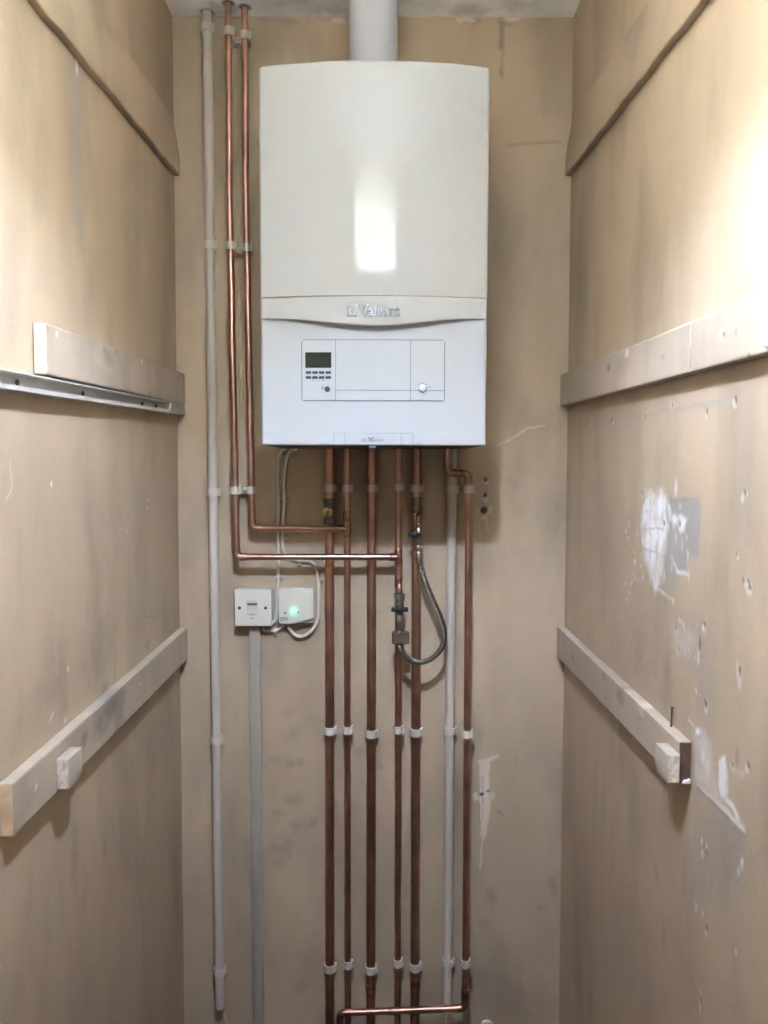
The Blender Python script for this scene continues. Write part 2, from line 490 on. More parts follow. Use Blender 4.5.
bw.line('scar', [(224, 1014), (226.5, 1022)], 0.0016, 0.7)
bw.build('wall_back', M['wall'])

# --- side walls: fine where the photograph sees them, one plain strip on towards the door
us = spaced(0.72, WALL_Y, 0.0022, 0.0034); vs = np.arange(FZ, CEIL + 1e-6, (CEIL - FZ) / 800)


def plain(x):
    return [(x, Y_FRONT, FZ), (x, 0.72, FZ), (x, 0.72, CEIL), (x, Y_FRONT, CEIL)]


lw = Wall(us, vs, lambda U, V, d: np.stack([XL + d, U, V], -1), lambda px, py: (lambda p: (p.y, p.z))(onx(px, py, XL)))
lw.line('damp', [(76, 62), (77, 110), (78, 180), (80, 240)], 0.020, 0.45, 0.03); lw.line('damp', [(76, 60), (78, 235)], 0.006, 0.5, 0.02)
lw.blob('hole', 75.5, 55, 0.004, 0.005, 1, 0.4, 0.006, lift=-0.002); lw.blob('scar', 77, 64, 0.006, 0.018, 0.8, 0.4, 0.01)
lw.blob('hole', 112, 49, 0.003, 0.011, 0.8, 0.4, 0.006); lw.smudge(94, 28, .012, .06, .35); lw.smudge(160, 40, .05, .10, .25)
lw.line('grime', [(35, 2), (75, 57), (120, 103), (140, 126)], 0.0022, 0.6)
lw.screw_hole(148, 503, 0.003); lw.blob('fill', 148.5, 501, 0.003, 0.003, 1, 0.4, 0.003); lw.blob('fill', 51.5, 484, 0.0035, 0.0035, 0.9, 0.4, 0.004)
lw.line('scar', [(10, 460), (12, 490), (5, 500)], 0.0014, 0.5); lw.blob('scar', 127, 531, 0.004, 0.003, 0.6, 0.4, 0.004)
lw.line('grime', [(146, 617), (158, 618)], 0.0022, 0.5)
lw.blob('hole', 146, 646, 0.0025, 0.003, 0.9, 0.5, 0.003); lw.blob('fill', 68, 668, 0.006, 0.003, 0.8, 0.4, 0.006); lw.line('fill', [(49, 721), (53, 712)], 0.0016, 0.9)
lw.blob('scar', 65, 721, 0.006, 0.004, 0.7, 0.4, 0.006)
for a in ((97, 655, .05, .05, .4), (62, 680, .02, .06, .45), (110, 640, .02, .05, .3), (48, 650, .02, .05, .25), (115, 665, .006, .04, .35), (95, 660, .008, .05, .3),
          (104, 690, .02, .015, .6), (147, 646, .02, .012, .5), (75, 850, .012, .05, .5), (104, 850, .008, .02, .4), (30, 900, .01, .04, .25), (60, 905, .02, .05, .25),
          (85, 890, .012, .03, .3), (135, 890, .05, .12, .25), (140, 690, .05, .2, .12), (140, 530, .05, .1, .15), (118, 330, .006, .02, .2), (90, 500, .04, .05, .12),
          (45, 930, .04, .08, .15), (122, 970, .02, .08, .2), (50, 690, .05, .02, .3), (20, 560, .01, .04, .2), (100, 560, .03, .08, .1)):
    lw.smudge(*a)
lw.line('scar', [(124, 1005), (123, 1011)], 0.0015, 0.7); lw.line('scar', [(133, 987), (130, 993)], 0.0012, 0.5)
lw.build('wall_left', M['wall'], plain(XL))

rw = Wall(us, vs, lambda U, V, d: np.stack([XR - d, U, V], -1), lambda px, py: (lambda p: (p.y, p.z))(onx(px, py, XR)))
rw.line('grime', [(585, 128), (586, 118)], 0.0022, 0.8); rw.smudge(662, 288, .006, .03, .25)
for px, py in ((590.5, 425), (612, 420), (645, 416.5), (672, 405), (707, 411), (735, 401)):
    rw.screw_hole(px, py, 0.0026)
rw.blob('hole', 590.5, 430, 0.002, 0.006, 0.9, 0.4, 0.003); rw.blob('hole', 645, 411, 0.0015, 0.002, 0.7, 0.4, 0.002)
rw.line('damp', [(580, 424), (612, 421), (645, 415), (690, 407), (735, 400)], 0.0035, 0.5, 0.012); rw.line('damp', [(741, 405), (746, 440), (747, 490)], 0.003, 0.35, 0.012)
rw.line('damp', [(746, 470), (747, 545)], 0.006, 0.35, 0.02); rw.line('damp', [(747, 545), (744, 600)], 0.002, 0.3)
rw.poly('damp', [(667, 500), (700, 497), (700, 530), (699, 558), (688, 556), (686, 574), (668, 570)], 0.75, 0.003, 0.004, -0.0012)
rw.poly('damp', [(664, 560), (690, 553), (686, 575), (672, 600), (664, 590)], 0.4, 0.01, 0.01)
rw.poly('fill', [(646, 494), (664, 490), (668, 500), (666, 540), (664, 556), (661, 580), (655, 592), (650, 582), (643, 555), (640.5, 530), (643, 505)], 1.0, 0.007, 0.020, 0.0016)
rw.poly('fill', [(667, 496), (671, 512), (680, 515), (687, 519), (684, 530), (680, 534), (676, 524), (668, 520)], 0.85, 0.003, 0.012, 0.001)
rw.line('fill', [(671, 557), (677, 572), (688, 574)], 0.0024, 0.7); rw.line('fill', [(657, 588), (670, 598), (674, 602)], 0.0024, 0.6)
rw.line('damp', [(651, 540), (652, 580)], 0.002, 0.6); rw.line('damp', [(645, 552), (690, 558)], 0.002, 0.5); rw.line('damp', [(648, 500), (648, 530)], 0.0018, 0.35)
rw.fill *= np.clip(0.78 + 1.5 * fbm(rw.U, rw.V * 0.2, 120, 71) + 1.3 * fbm(rw.U, rw.V, 45, 31), 0.12, 1)
rw.disp += rw.fill * fbm(rw.U, rw.V, 90, 17) * 0.004
for pts in ([(651, 500), (650.5, 535), (652, 582)], [(645, 530), (657, 528), (664, 529)], [(643, 548), (656, 553), (668, 557)], [(656, 495), (655, 520)], [(658, 540), (657, 570)], [(646, 512), (650, 511)]):
    rw.cut(pts, 0.0013, 0.75)
rw.screw_hole(664.5, 524, 0.0026); rw.screw_hole(679, 524, 0.0026)
for k in range(26):                      # flecks of filler flicked around the patch
    rw.blob('fill', random.uniform(622, 645), random.uniform(520, 602), random.uniform(.0012, .003), random.uniform(.0014, .005), random.uniform(.4, .85), 0.4, 0.006)
for k in range(14):
    rw.blob('fill', random.uniform(664, 690), random.uniform(505, 580), random.uniform(.0015, .004), random.uniform(.003, .010), random.uniform(.35, .75), 0.5, 0.008)
for k in range(12):
    rw.blob('fill', random.uniform(676, 700), random.uniform(622, 660), random.uniform(.0015, .004), random.uniform(.0015, .005), random.uniform(.3, .6), 0.5, 0.008)
rw.blob('fill', 676, 487, 0.006, 0.012, 0.6, 0.5, 0.01)
for px, py, w, h in ((626, 532, .004, .004), (628, 538, .003, .004), (635, 562, .004, .006), (641, 566, .004, .003), (625, 584, .004, .003), (632, 583, .004, .003), (628, 578, .003, .003), (673, 601, .005, .005), (636, 580, .002, .002)):
    rw.blob('fill', px, py, w, h, 0.7, 0.4, 0.008)
for px, py, r in ((744.5, 493, .0026), (743, 581, .0016), (748, 583, .0026), (749.5, 588, .0022), (681, 619, .0022), (683, 621.5, .0018), (676.5, 629, .0018), (704.5, 625, .003), (739.5, 671, .0032),
                  (698, 691, .0016), (705.5, 704, .0034), (679, 650, .002), (732, 765, .0022), (748, 766, .003), (642.5, 492.5, .0014), (737, 555, .0014)):
    rw.screw_hole(px, py, r)
rw.blob('hole', 699, 644, 0.0038, 0.011, 0.85, 0.4, 0.006, 0.25, -0.003); rw.blob('scar', 698.5, 656, 0.005, 0.012, 0.8, 0.4, 0.008)
rw.blob('hole', 748, 586, 0.002, 0.004, 0.7, 0.4, 0.004); rw.blob('scar', 747, 586, 0.008, 0.010, 0.7, 0.4, 0.01)
rw.blob('scar', 740, 680, 0.006, 0.010, 0.8, 0.4, 0.01); rw.blob('scar', 706, 708, 0.006, 0.008, 0.7, 0.4, 0.008)
rw.poly('damp', [(676, 628), (697, 622), (712, 645), (716, 690), (710, 740), (702, 728), (698, 690), (690, 660), (678, 655)], 0.35, 0.02, 0.02)
rw.poly('scar', [(672, 630), (690, 628), (700, 640), (690, 656), (676, 652)], 0.35, 0.01, 0.015)
rw.line('grime', [(690, 724), (700, 731)], 0.0022, 0.7); rw.blob('fill', 699, 732, 0.008, 0.006, 0.9, 0.4, 0.008, lift=0.002); rw.line('scar', [(689, 720), (697, 730)], 0.0025, 0.7)
# filled-over strip continuing past the sawn end of the lower batten
rw.poly('fill', [(694, 733), (704, 731), (710, 742), (713, 770), (711, 790), (697, 784)], 0.42, 0.008, 0.012, 0.001)
rw.poly('damp', [(697, 786), (745, 832), (745, 850), (745, 905), (690, 905), (692, 830)], 0.30, 0.006, 0.006)
rw.poly('fill', [(697, 780), (713, 770), (722, 800), (745, 828), (745, 834), (720, 812)], 0.30, 0.01, 0.012, 0.0008)
rw.line('scar', [(699, 787), (720, 806), (745, 832)], 0.003, 0.6, 0.006, 0.001)
rw.poly('fill', [(719, 760), (726, 759), (727, 775), (728, 795), (722, 802), (719, 790)], 0.95, 0.004, 0.012, 0.0018)
rw.line('fill', [(725, 800), (733, 808), (739, 820)], 0.004, 0.75, 0.008, 0.0012); rw.blob('fill', 704, 757, 0.008, 0.010, 0.7, 0.4, 0.008, lift=0.0012)
rw.line('scar', [(732, 768), (742, 775), (748, 766)], 0.004, 0.4); rw.smudge(737, 760, .004, .016, .5)
for px, py in ((702, 842), (707, 848), (703, 855), (742, 866), (739, 872), (743, 862)):
    rw.blob('fill', px, py, 0.0035, 0.0055, 0.85, 0.4, 0.006, lift=0.001)
rw.blob('hole', 707, 851, 0.0024, 0.005, 0.8, 0.4, 0.004)
for px, py, w, h in ((696, 907, .003, .008), (703, 914, .003, .006), (706, 933, .004, .004), (736, 953, .003, .005), (701, 992, .003, .003), (700, 1006, .003, .010), (708, 878, .002, .002)):
    rw.blob('scar', px, py, w, h, 0.8, 0.4, 0.008)
rw.blob('hole', 707, 928, 0.003, 0.003, 1, 0.4, 0.003); rw.blob('hole', 701, 1000, 0.002, 0.006, 0.7, 0.4, 0.004)
for a in ((595, 800, .012, .06, .4), (601, 820, .008, .04, .35), (615, 650, .05, .05, .2), (660, 640, .03, .03, .25), (655, 665, .012, .02, .25), (610, 560, .05, .10, .15),
          (597, 450, .02, .02, .35), (664, 935, .008, .02, .5), (656, 872, .008, .01, .4), (684, 880, .008, .03, .3), (622, 890, .01, .05, .3), (585, 900, .02, .08, .25),
          (620, 930, .08, .10, .2), (604, 810, .006, .09, .55), (612, 850, .005, .05, .4), (596, 770, .006, .05, .4), (640, 650, .03, .05, .3), (668, 668, .02, .02, .4), (612, 735, .02, .07, .3), (600, 500, .03, .08, .25), (690, 950, .03, .08, .25), (665, 760, .012, .05, .3), (590, 1005, .01, .05, .45), (640, 1000, .05, .06, .15), (640, 820, .04, .06, .2), (735, 970, .02, .05, .25), (725, 890, .015, .05, .25),
          (590, 650, .03, .05, .2), (600, 300, .03, .08, .12), (672, 690, .06, .03, .12), (579, 770, .004, .004, .6), (618, 730, .03, .08, .15)):
    rw.smudge(*a)
rw.build('wall_right', M['wall'], plain(XR))


def setting_box(name, m, x0, x1, y0, y1, z0, z1):
    o = MB().box(x0, x1, y0, y1, z0, z1).build(name, m, smooth=0); o['kind'] = 'structure'; return o


setting_box('floor', M['floor'], XL - 0.05, XR + 0.05, Y_FRONT - 0.05, WALL_Y + 0.05, -0.05, 0.0)
setting_box('wall_front', M['dark_wall'], XL - 0.05, XR + 0.05, Y_FRONT - 0.05, Y_FRONT, 0, CEIL)
cw = Wall(np.arange(XL, XR + 1e-6, (XR - XL) / 160), np.arange(Y_FRONT, WALL_Y + 1e-6, (WALL_Y - Y_FRONT) / 420),
          lambda U, V, d: np.stack([U, V, CEIL - d], -1), lambda px, py: (0, 0))
cw.proj = lambda x, y: (x, y)
for x, y, rx, ry, a in ((-.34, 1.90, .012, .03, .7), (-.375, 1.885, .02, .02, .6), (0.19, 1.9, .04, .02, .5), (0.30, 1.88, .05, .03, .4), (-.1, 1.9, .06, .015, .4), (.1, 1.85, .08, .04, .25), (-.25, 1.86, .1, .03, .3)):
    cw.smudge(x, y, rx, ry, a)
for key_x, key_y in ((228.4, 1.874), (244.8, 1.891), (207.2, 1.9115)):
    q = at(key_x, 12, key_y); cw.blob('hole', q.x, q.y, 0.0145, 0.0145, 0.9, 0.25, 0.006)
cw.build('ceiling', M['ceiling'])

# ------------------------------------------------------------------ shelf battens on the side walls


def batten(name, m, xw, xf, near, far, label, end_mat=None, group='old shelf battens on the side walls', marks=()):
    """near / far: (top z, bottom z, y) of the front face; xw wall plane, xf front plane"""
    s = 1 if xf > xw else -1
    (zt0, zb0, y0), (zt1, zb1, y1) = near, far
    xw = xw + s * 0.0012
    t = thing(name, ((xw + xf) / 2, (y0 + y1) / 2, min(zb0, zb1)), label, 'batten', group)
    # rounded section swept along the wall, dense enough to carry stains
    e, nz, ny = 0.0013, 22, 170
    prof = [(xw, e * 0 + 0.0), (xf - s * e, 0.0), (xf - s * e * 0.3, 0.012)] + [(xf, 0.025 + 0.95 * k / nz) for k in range(nz + 1)] + [(xf - s * e * 0.3, 0.988), (xf - s * e, 1.0), (xw, 1.0)]
    b = MB(); rings = []; ya = [y0, y0 + 0.0008] + list(np.linspace(y0 + 0.002, y1, ny))
    for y in ya:
        q = (y - y0) / (y1 - y0); zb_ = zb0 + (zb1 - zb0) * q; zt_ = zt0 + (zt1 - zt0) * q
        rings.append([b.bm.verts.new((x, y, zb_ + (zt_ - zb_) * f)) for x, f in prof])
    for p_, q_ in zip(rings, rings[1:]):
        for k in range(len(prof)):
            b.face([p_[k], q_[k], q_[(k + 1) % len(prof)], p_[(k + 1) % len(prof)]])
    b.face(rings[0][::-1]); b.face(rings[-1])
    o = b.build('board', m, t)
    co = np.array([v.co[:] for v in o.data.vertices]) + np.array(wloc(t))
    Yv, Zv = co[:, 1], co[:, 2]; n1 = fbm(Yv, Zv, 70, 3); n2 = fbm(Yv, Zv, 70, 9)
    ch = {'grime': np.zeros(len(co)), 'fill': np.zeros(len(co)), 'hole': np.zeros(len(co)), 'scar': np.zeros(len(co))}
    for c_, px, py, ry, rz_, amt, soft in marks:
        w_ = onx(px, py, xf); d = np.hypot((Yv - w_.y + n1 * ry * 0.8) / ry, (Zv - w_.z + n2 * rz_ * 0.8) / rz_)
        ch[c_] = np.maximum(ch[c_], np.clip((1 + soft - d) / (2 * soft), 0, 1) * min(1.0, amt * 1.35))
    for nm, keys in (('marks', ('grime', 'fill', 'hole')), ('marks2', ('scar', None, None))):
        a = o.data.attributes.new(nm, 'FLOAT_COLOR', 'POINT'); buf = np.zeros((len(co), 4), np.float32); buf[:, 3] = 1
        for k, key in enumerate(keys):
            if key: buf[:, k] = ch[key]
        a.data.foreach_set('color', buf.ravel())
    if end_mat is not None:
        e = MB().box(min(xw, xf) + 0.0010, max(xw, xf) - 0.0010, y0 - 0.0012, y0 + 0.0004, zb0 + 0.001, zt0 - 0.001)
        e.bevel(0.0005, 1).build('sawn_end', end_mat, t)['label'] = 'bare sawn end of the batten'
    return t


def lerp_zy(p, q, y):         # height on the line p-q at depth y
    t = (y - p.y) / (q.y - p.y); return p.z + (q.z - p.z) * t


YB = WALL_Y - 0.0025
# right, upper: two boards butting at a filled joint
xf = XR - 0.0185
tA, tB = onx(691, 321.5, xf), onx(561, 374.5, xf); bA, bB = onx(691, 372, xf), onx(560, 406, xf)
rz = lambda y: (lerp_zy(tA, tB, y), lerp_zy(bA, bB, y), y)
batten('wall_batten', M['batten_paint'], XR, xf, rz(tA.y + 0.0012), rz(YB), 'long pale painted board on the right wall above the white plaster patch',
       marks=(('grime', 609, 368, .010, .006, .8, .5), ('hole', 608, 369, .004, .003, .8, .5), ('scar', 627, 353, .012, .007, .9, .4), ('grime', 622, 366, .03, .012, .3, .9), ('grime', 663, 357, .006, .003, .4, .6)))
batten('wall_batten', M['batten_paint'], XR, xf, rz(0.70), rz(tA.y - 0.0012), 'short pale board on the right wall carrying the white box, cut off by the frame',
       marks=(('hole', 724, 334, .0035, .0028, 1, .4), ('grime', 736, 332, .002, .004, .6, .5), ('scar', 722, 334, .008, .005, .6, .5), ('hole', 749, 356, .004, .003, .6, .5)))
# right, lower
tA, tB = onx(679, 742, xf), onx(558, 627, xf); bA, bB = onx(679, 785, xf), onx(560, 660, xf)
y_end = tA.y
rz2 = lambda y: (lerp_zy(tA, tB, y), lerp_zy(bA, bB, y), y)
rl = batten('wall_batten', M['batten_paint'], XR, xf, rz2(y_end), rz2(YB), 'lower right painted wall batten with a dark brown sawn end and an upright nail', M['brown_wood'],
            marks=(('grime', 620, 696, .02, .012, .55, .7), ('grime', 604, 676, .012, .008, .5, .6), ('grime', 573, 657, .008, .006, .6, .6), ('grime', 622, 686, .012, .010, .5, .7), ('scar', 640, 708, .02, .01, .5, .6)))
lump = MB(); lx_, lz_ = XR - 0.0085, bA.z + 0.0012
lump.prism_y([(lx_ - .0052, lz_), (lx_ + .0062, lz_), (lx_ + .0064, lz_ + .0060), (lx_ + .0040, lz_ + .0078), (lx_ + .0012, lz_ + .0054), (lx_ - .0018, lz_ + .0058), (lx_ - .0046, lz_ + .0030)], y_end - 0.0042, y_end - 0.0008)
lump.bevel(0.0009, 2, 30)
lump.build('filler_lump', M['filler'], rl)
# nail on top of it
q = onx(672, 722, XR - 0.006); zt = rz2(q.y)[0]
nail = MB().lathe((XR - 0.007, q.y, zt + 0.0005), (0.02, 0, 1), [(0, 0.0014), (0.028, 0.0014), (0.0285, 0.0026), (0.0295, 0.0026)], 12).build('nail', M['rust'])
tag(nail, 'rusty nail standing upright on the lower right batten', 'nail')


def block(xf0, s, px_near, px_far, py_top, py_bot, label, cham=0.010):
    """small offcut fixed to a batten's front face; s = direction into the room"""
    x0 = xf0 - s * 0.0004; x1 = xf0 + s * 0.0175
    a = onx(px_near, py_top, x1); c = onx(px_near, py_bot, x1); e = onx(px_far, py_top, x1)
    y0, y1, zt_, zb_ = a.y, e.y, a.z, c.z
    poly = [(y0, zb_), (y1 - cham, zb_), (y1, zb_ + cham), (y1, zt_), (y0, zt_)]
    b = MB()
    va = [b.bm.verts.new((x0, y, z)) for y, z in poly]; vb = [b.bm.verts.new((x1, y, z)) for y, z in poly]
    b.face(va); b.face(vb[::-1])
    for k in range(5):
        b.face([va[k], vb[k], vb[(k + 1) % 5], va[(k + 1) % 5]])
    b.bevel(0.0015, 2)
    t = thing('wood_block', ((x0 + x1) / 2, (y0 + y1) / 2, zb_), label, 'block', 'offcut blocks on the lower battens')
    b.build('block', M['batten_pale'], t)
    lo, hi = min(x0, x1), max(x0, x1)
    MB().box(lo + 0.0014, hi - 0.0014, y0 - 0.0008, y0 + 0.0004, zb_ + 0.0014, zt_ - 0.0014).bevel(0.0005, 1).build('sawn_end', M['chalk'], t)


block(xf, -1, 667.6, 655.0, 755, 784, 'small rough block fixed on the lower right batten beside its brown end')

# left, lower
xl = XL + 0.0190
tA, tB = onx(13, 784, xl), onx(188, 627, xl); bA, bB = onx(13, 838, xl), onx(188, 659, xl)
lz = lambda y: (lerp_zy(tA, tB, y), lerp_zy(bA, bB, y), y)
batten('wall_batten', M['batten_paint'], XL, xl, lz(tA.y), lz(YB), 'lower left painted wall batten with a bare pale wood end and grey smears', M['raw_wood'],
       marks=(('grime', 112, 706, .055, .018, .75, .5), ('grime', 100, 722, .03, .022, .6, .8), ('grime', 85, 738, .012, .010, .55, .7), ('grime', 118, 712, .018, .022, .5, .6), ('grime', 30, 800, .012, .012, .25, .9), ('scar', 36, 787, .005, .004, .8, .4), ('scar', 141, 684, .004, .003, .7, .4)))
block(xl, 1, 68.4, 82.4, 759.5, 790.5, 'small rough block fixed on the lower left batten')

# left, upper board with the metal channel below
tA, tB = onx(46, 323, xl), onx(184, 373.5, xl); bA, bB = onx(46, 374, xl), onx(184, 404.5, xl)
uz = lambda y: (lerp_zy(tA, tB, y), lerp_zy(bA, bB, y), y)
batten('wall_batten', M['batten_paint'], XL, xl, uz(tA.y), uz(YB), 'upper left painted board with a pale end above the metal channel', M['raw_wood'],
       marks=(('grime', 108, 358, .02, .012, .5, .8), ('grime', 104, 350, .004, .006, .6, .5), ('grime', 116, 350, .004, .008, .7, .5), ('scar', 142, 361, .006, .004, .9, .4), ('hole', 150, 394, .003, .003, .7, .5), ('scar', 57, 334, .004, .004, .7, .4), ('grime', 105, 378, .05, .014, .3, .9), ('grime', 130, 360, .02, .01, .25, .9)))
cA, cB = onx(2, 388, xl), onx(171, 413, xl)          # lower front edge of the channel
cz = lambda y: lerp_zy(cA, cB, y)
hgt = 0.024


def channel(y0, y1):
    """open C section, back against the wall, mouth to the room"""
    t = 0.0022; xa, xb = XL + 0.0003, xl - 0.0005; b = MB()
    for (xa_, xb_, d0, d1) in ((xa, xa + t, 0, hgt), (xa + t, xb, 0, t), (xa + t, xb, hgt - t, hgt), (xb - t, xb, t, t + 0.004)):
        b.hexa([(xa_, y0, cz(y0) + d0), (xb_, y0, cz(y0) + d0), (xb_, y1, cz(y1) + d0), (xa_, y1, cz(y1) + d0),
                (xa_, y0, cz(y0) + d1), (xb_, y0, cz(y0) + d1), (xb_, y1, cz(y1) + d1), (xa_, y1, cz(y1) + d1)])
    return b


y0c, y1c = 0.80, cB.y
tch = thing('metal_channel', (XL + 0.01, (y0c + y1c) / 2, cz(y0c)), 'open metal channel screwed to the left wall under the upper board', 'channel')
channel(y0c, y1c).build('channel', M['alu'], tch, smooth=0)
for px, py in ((18.5, 378), (84, 392), (143, 403), (157, 407)):
    p = onx(px, py, XL + 0.006)
    MB().lathe((XL + 0.0037, p.y, cz(p.y) + 0.012), (1, 0, 0), [(0, 0.0045), (0.0015, 0.0045), (0.003, 0.002)], 14).build('screw', M['rust'], tch)
zc0, zc1 = cz(y1c - 0.0004), cz(YB)
eb = MB().hexa([(XL + 0.0015, y1c - 0.0004, zc0), (xl, y1c - 0.0004, zc0), (xl, YB, zc1), (XL + 0.0015, YB, zc1),
                (XL + 0.0015, y1c - 0.0004, uz(y1c)[1] - 0.001), (xl, y1c - 0.0004, uz(y1c)[1] - 0.001), (xl, YB, uz(YB)[1] - 0.001), (XL + 0.0015, YB, uz(YB)[1] - 0.001)])
eb = eb.bevel(0.001, 1).build('wood_block', M['batten']); tag(eb, 'little wood block in the corner at the end of the metal channel', 'block')

# plastered-over rails high on both side walls, ending at the back wall


def high_rail(xw, s, pn, pf, label):
    xf_ = xw + s * 0.016
    a, c = onx(*pn, xf_), onx(*pf, xf_)
    zl = lambda y: lerp_zy(a, c, y)
    y0, hh, b = 0.70, 0.085, MB(); rings = []
    prof = [(0.0004, 0.0006), (0.0112, 0.0), (0.0130, 0.0010), (0.0138, 0.0035), (0.0138, 0.028), (0.0128, 0.045), (0.0108, 0.062), (0.0078, 0.080), (0.0046, 0.098), (0.0020, 0.114), (0.0004, 0.128)]
    ys = [y0 + (YB - y0) * k / 60 for k in range(61)]
    for y in ys:
        wob = 0.0012 * math.sin(y * 31) + 0.0009 * math.sin(y * 77 + 1)
        rings.append([b.bm.verts.new((xw + s * d, y, zl(y) + z + wob * (z < 0.02))) for d, z in prof])
    for p, r in zip(rings, rings[1:]):
        for k in range(len(prof)):
            b.face([p[k], p[(k + 1) % len(prof)], r[(k + 1) % len(prof)], r[k]])
    b.face(rings[0]); b.face(rings[-1][::-1])
    o = b.build('plastered_rail', M['wall'], smooth=60)
    tag(o, label, 'rail', 'plastered rails high on the side walls')


high_rail(XL, 1, (38, 0), (178, 172), 'thick painted-over rail high on the left wall')
high_rail(XR, -1, (699, 0), (565, 175), 'thick painted-over rail high on the right wall')

# white box on the right upper board
p = onx(757, 318, xf - 0.024)
z0, z1 = onx(768, 349, xf - 0.02).z, onx(760, 291, xf - 0.02).z
t = thing('alarm_box', (xf - 0.01, p.y - 0.04, z0), 'white rounded box on the right board, mostly cut off by the frame edge', 'alarm')
b = MB(); poly = rrect(p.y - 0.085, p.y, z0, z1, 0.020)
va = [b.bm.verts.new((xf + 0.0004, y, z)) for y, z in poly]; vb = [b.bm.verts.new((xf - 0.024, y, z)) for y, z in poly]
b.face(va); b.face(vb[::-1])
for k in range(len(poly)):
    b.face([va[k], vb[k], vb[(k + 1) % len(poly)], va[(k + 1) % len(poly)]])
b.bevel(0.005, 3, 60).build('housing', M['white_box'], t)
MB().lathe((xf - 0.0242, p.y - 0.0425, (z0 + z1) / 2), (-1, 0, 0), [(0, 0.012), (0.001, 0.012), (0.0016, 0.010)], 24).build('test_button', M['clip'], t)

# ------------------------------------------------------------------ boiler
BX = -0.0203; BW = 0.2195
ZT = at(262, 66.5, 1.603).z; ZB = at(373, 445.3, 1.60).z
TS = thing('wall_boiler', (BX, WALL_Y - 0.16, ZB), 'big white wall boiler with a grey display panel above the copper pipes', 'boiler')
ZSEAM = at(373, 296, 1.577).z
zs_e, zs_c = at(270, 319.5, 1.600).z, at(373, 326, 1.577).z
smile = lambda x: zs_e + (zs_c - zs_e) * (0.5 + 0.5 * math.cos(PI * min(1, abs(x) / 0.200)))


def edge_round(d, r):         # how far a face drops back near an edge
    if d >= r: return 0.0
    return r - math.sqrt(max(0.0, r * r - (r - d) ** 2))


def curved_panel(bulge, ybase, x0, x1, zlo, zhi, depth, r=(0.005, 0.005, 0.005), corner=(0.0, 0.0), nx=60, nz=40):
    """front sheet bulging towards the room, rounded at sides/top/bottom, with a skirt back to the casing; x relative to the boiler's middle"""
    b = MB(); rs, rt, rb = r
    e = [0, .0004, .0012, .0025, .004, .006]
    xs = [x0 + d for d in e] + list(np.linspace(x0 + 0.010, x1 - 0.010, nx)) + [x1 - d for d in e[::-1]]
    W = x1 - x0; rows = []
    for x in xs:
        ce = min(x - x0, x1 - x)
        lo = zlo(x) + edge_round(ce, corner[0]); hi = zhi(x) - edge_round(ce, corner[1])
        zs = [lo + d for d in e[:-1]] + list(np.linspace(lo + 0.006, hi - 0.006, nz)) + [hi - d for d in e[:-1][::-1]]
        col = []
        for z in zs:
            y = ybase - bulge * (1 - (x / 0.22) ** 2) + edge_round(x - x0, rs) + edge_round(x1 - x, rs) + edge_round(hi - z, rt) + edge_round(z - lo, rb)
            col.append(b.bm.verts.new((BX + x, min(y, ybase + depth - 0.0005), z)))
        rows.append(col)
    for p_, q_ in zip(rows, rows[1:]):
        for k in range(len(p_) - 1):
            b.face([p_[k], q_[k], q_[k + 1], p_[k + 1]])
    loop = rows[0][:] + [c[-1] for c in rows[1:]] + rows[-1][::-1][1:] + [c[0] for c in rows[::-1][1:-1]]
    back = [b.bm.verts.new((v.co.x, ybase + depth, v.co.z)) for v in loop]
    for k in range(len(loop)):
        b.face([loop[k], loop[(k + 1) % len(loop)], back[(k + 1) % len(loop)], back[k]])
    b.face(back)
    return b


YF = 1.600
MB().box(BX - BW + 0.002, BX + BW - 0.002, YF + 0.0165, WALL_Y - 0.008, ZB + 0.004, ZT - 0.002).bevel(0.004, 2).build('casing', M['white_case'], TS)
MB().box(BX - BW + 0.008, BX + BW - 0.008, YF + 0.02, WALL_Y - 0.012, ZB, ZB + 0.0036).build('underside', M['under'], TS, smooth=0)['label'] = 'dark underside of the boiler'
curved_panel(0.026, YF, -BW, BW, lambda x: ZSEAM + 0.0004, lambda x: ZT, 0.016, (0.005, 0.006, 0.0008), (0, 0.008), nz=60).build('front_cover', M['white_enamel'], TS, smooth=50)
curved_panel(0.026, YF + 0.0002, -BW + 0.0006, BW - 0.0006, smile, lambda x: ZSEAM - 0.0004, 0.0156, (0.005, 0.0008, 0.0028), nz=18).build('badge_band', M['white_enamel'], TS, smooth=50)
curved_panel(0.007, YF + 0.0003, -BW + 0.0012, BW - 0.0012, lambda x: ZB, lambda x: smile(x) + 0.003, 0.0160, (0.005, 0.0004, 0.003), (0.004, 0), nz=30).build('lower_front', M['panel_white'], TS, smooth=50)
ylow = lambda X: YF + 0.0003 - 0.007 * (1 - ((X - BX) / 0.22) ** 2)
yup = lambda X: YF - 0.026 * (1 - ((X - BX) / 0.22) ** 2)


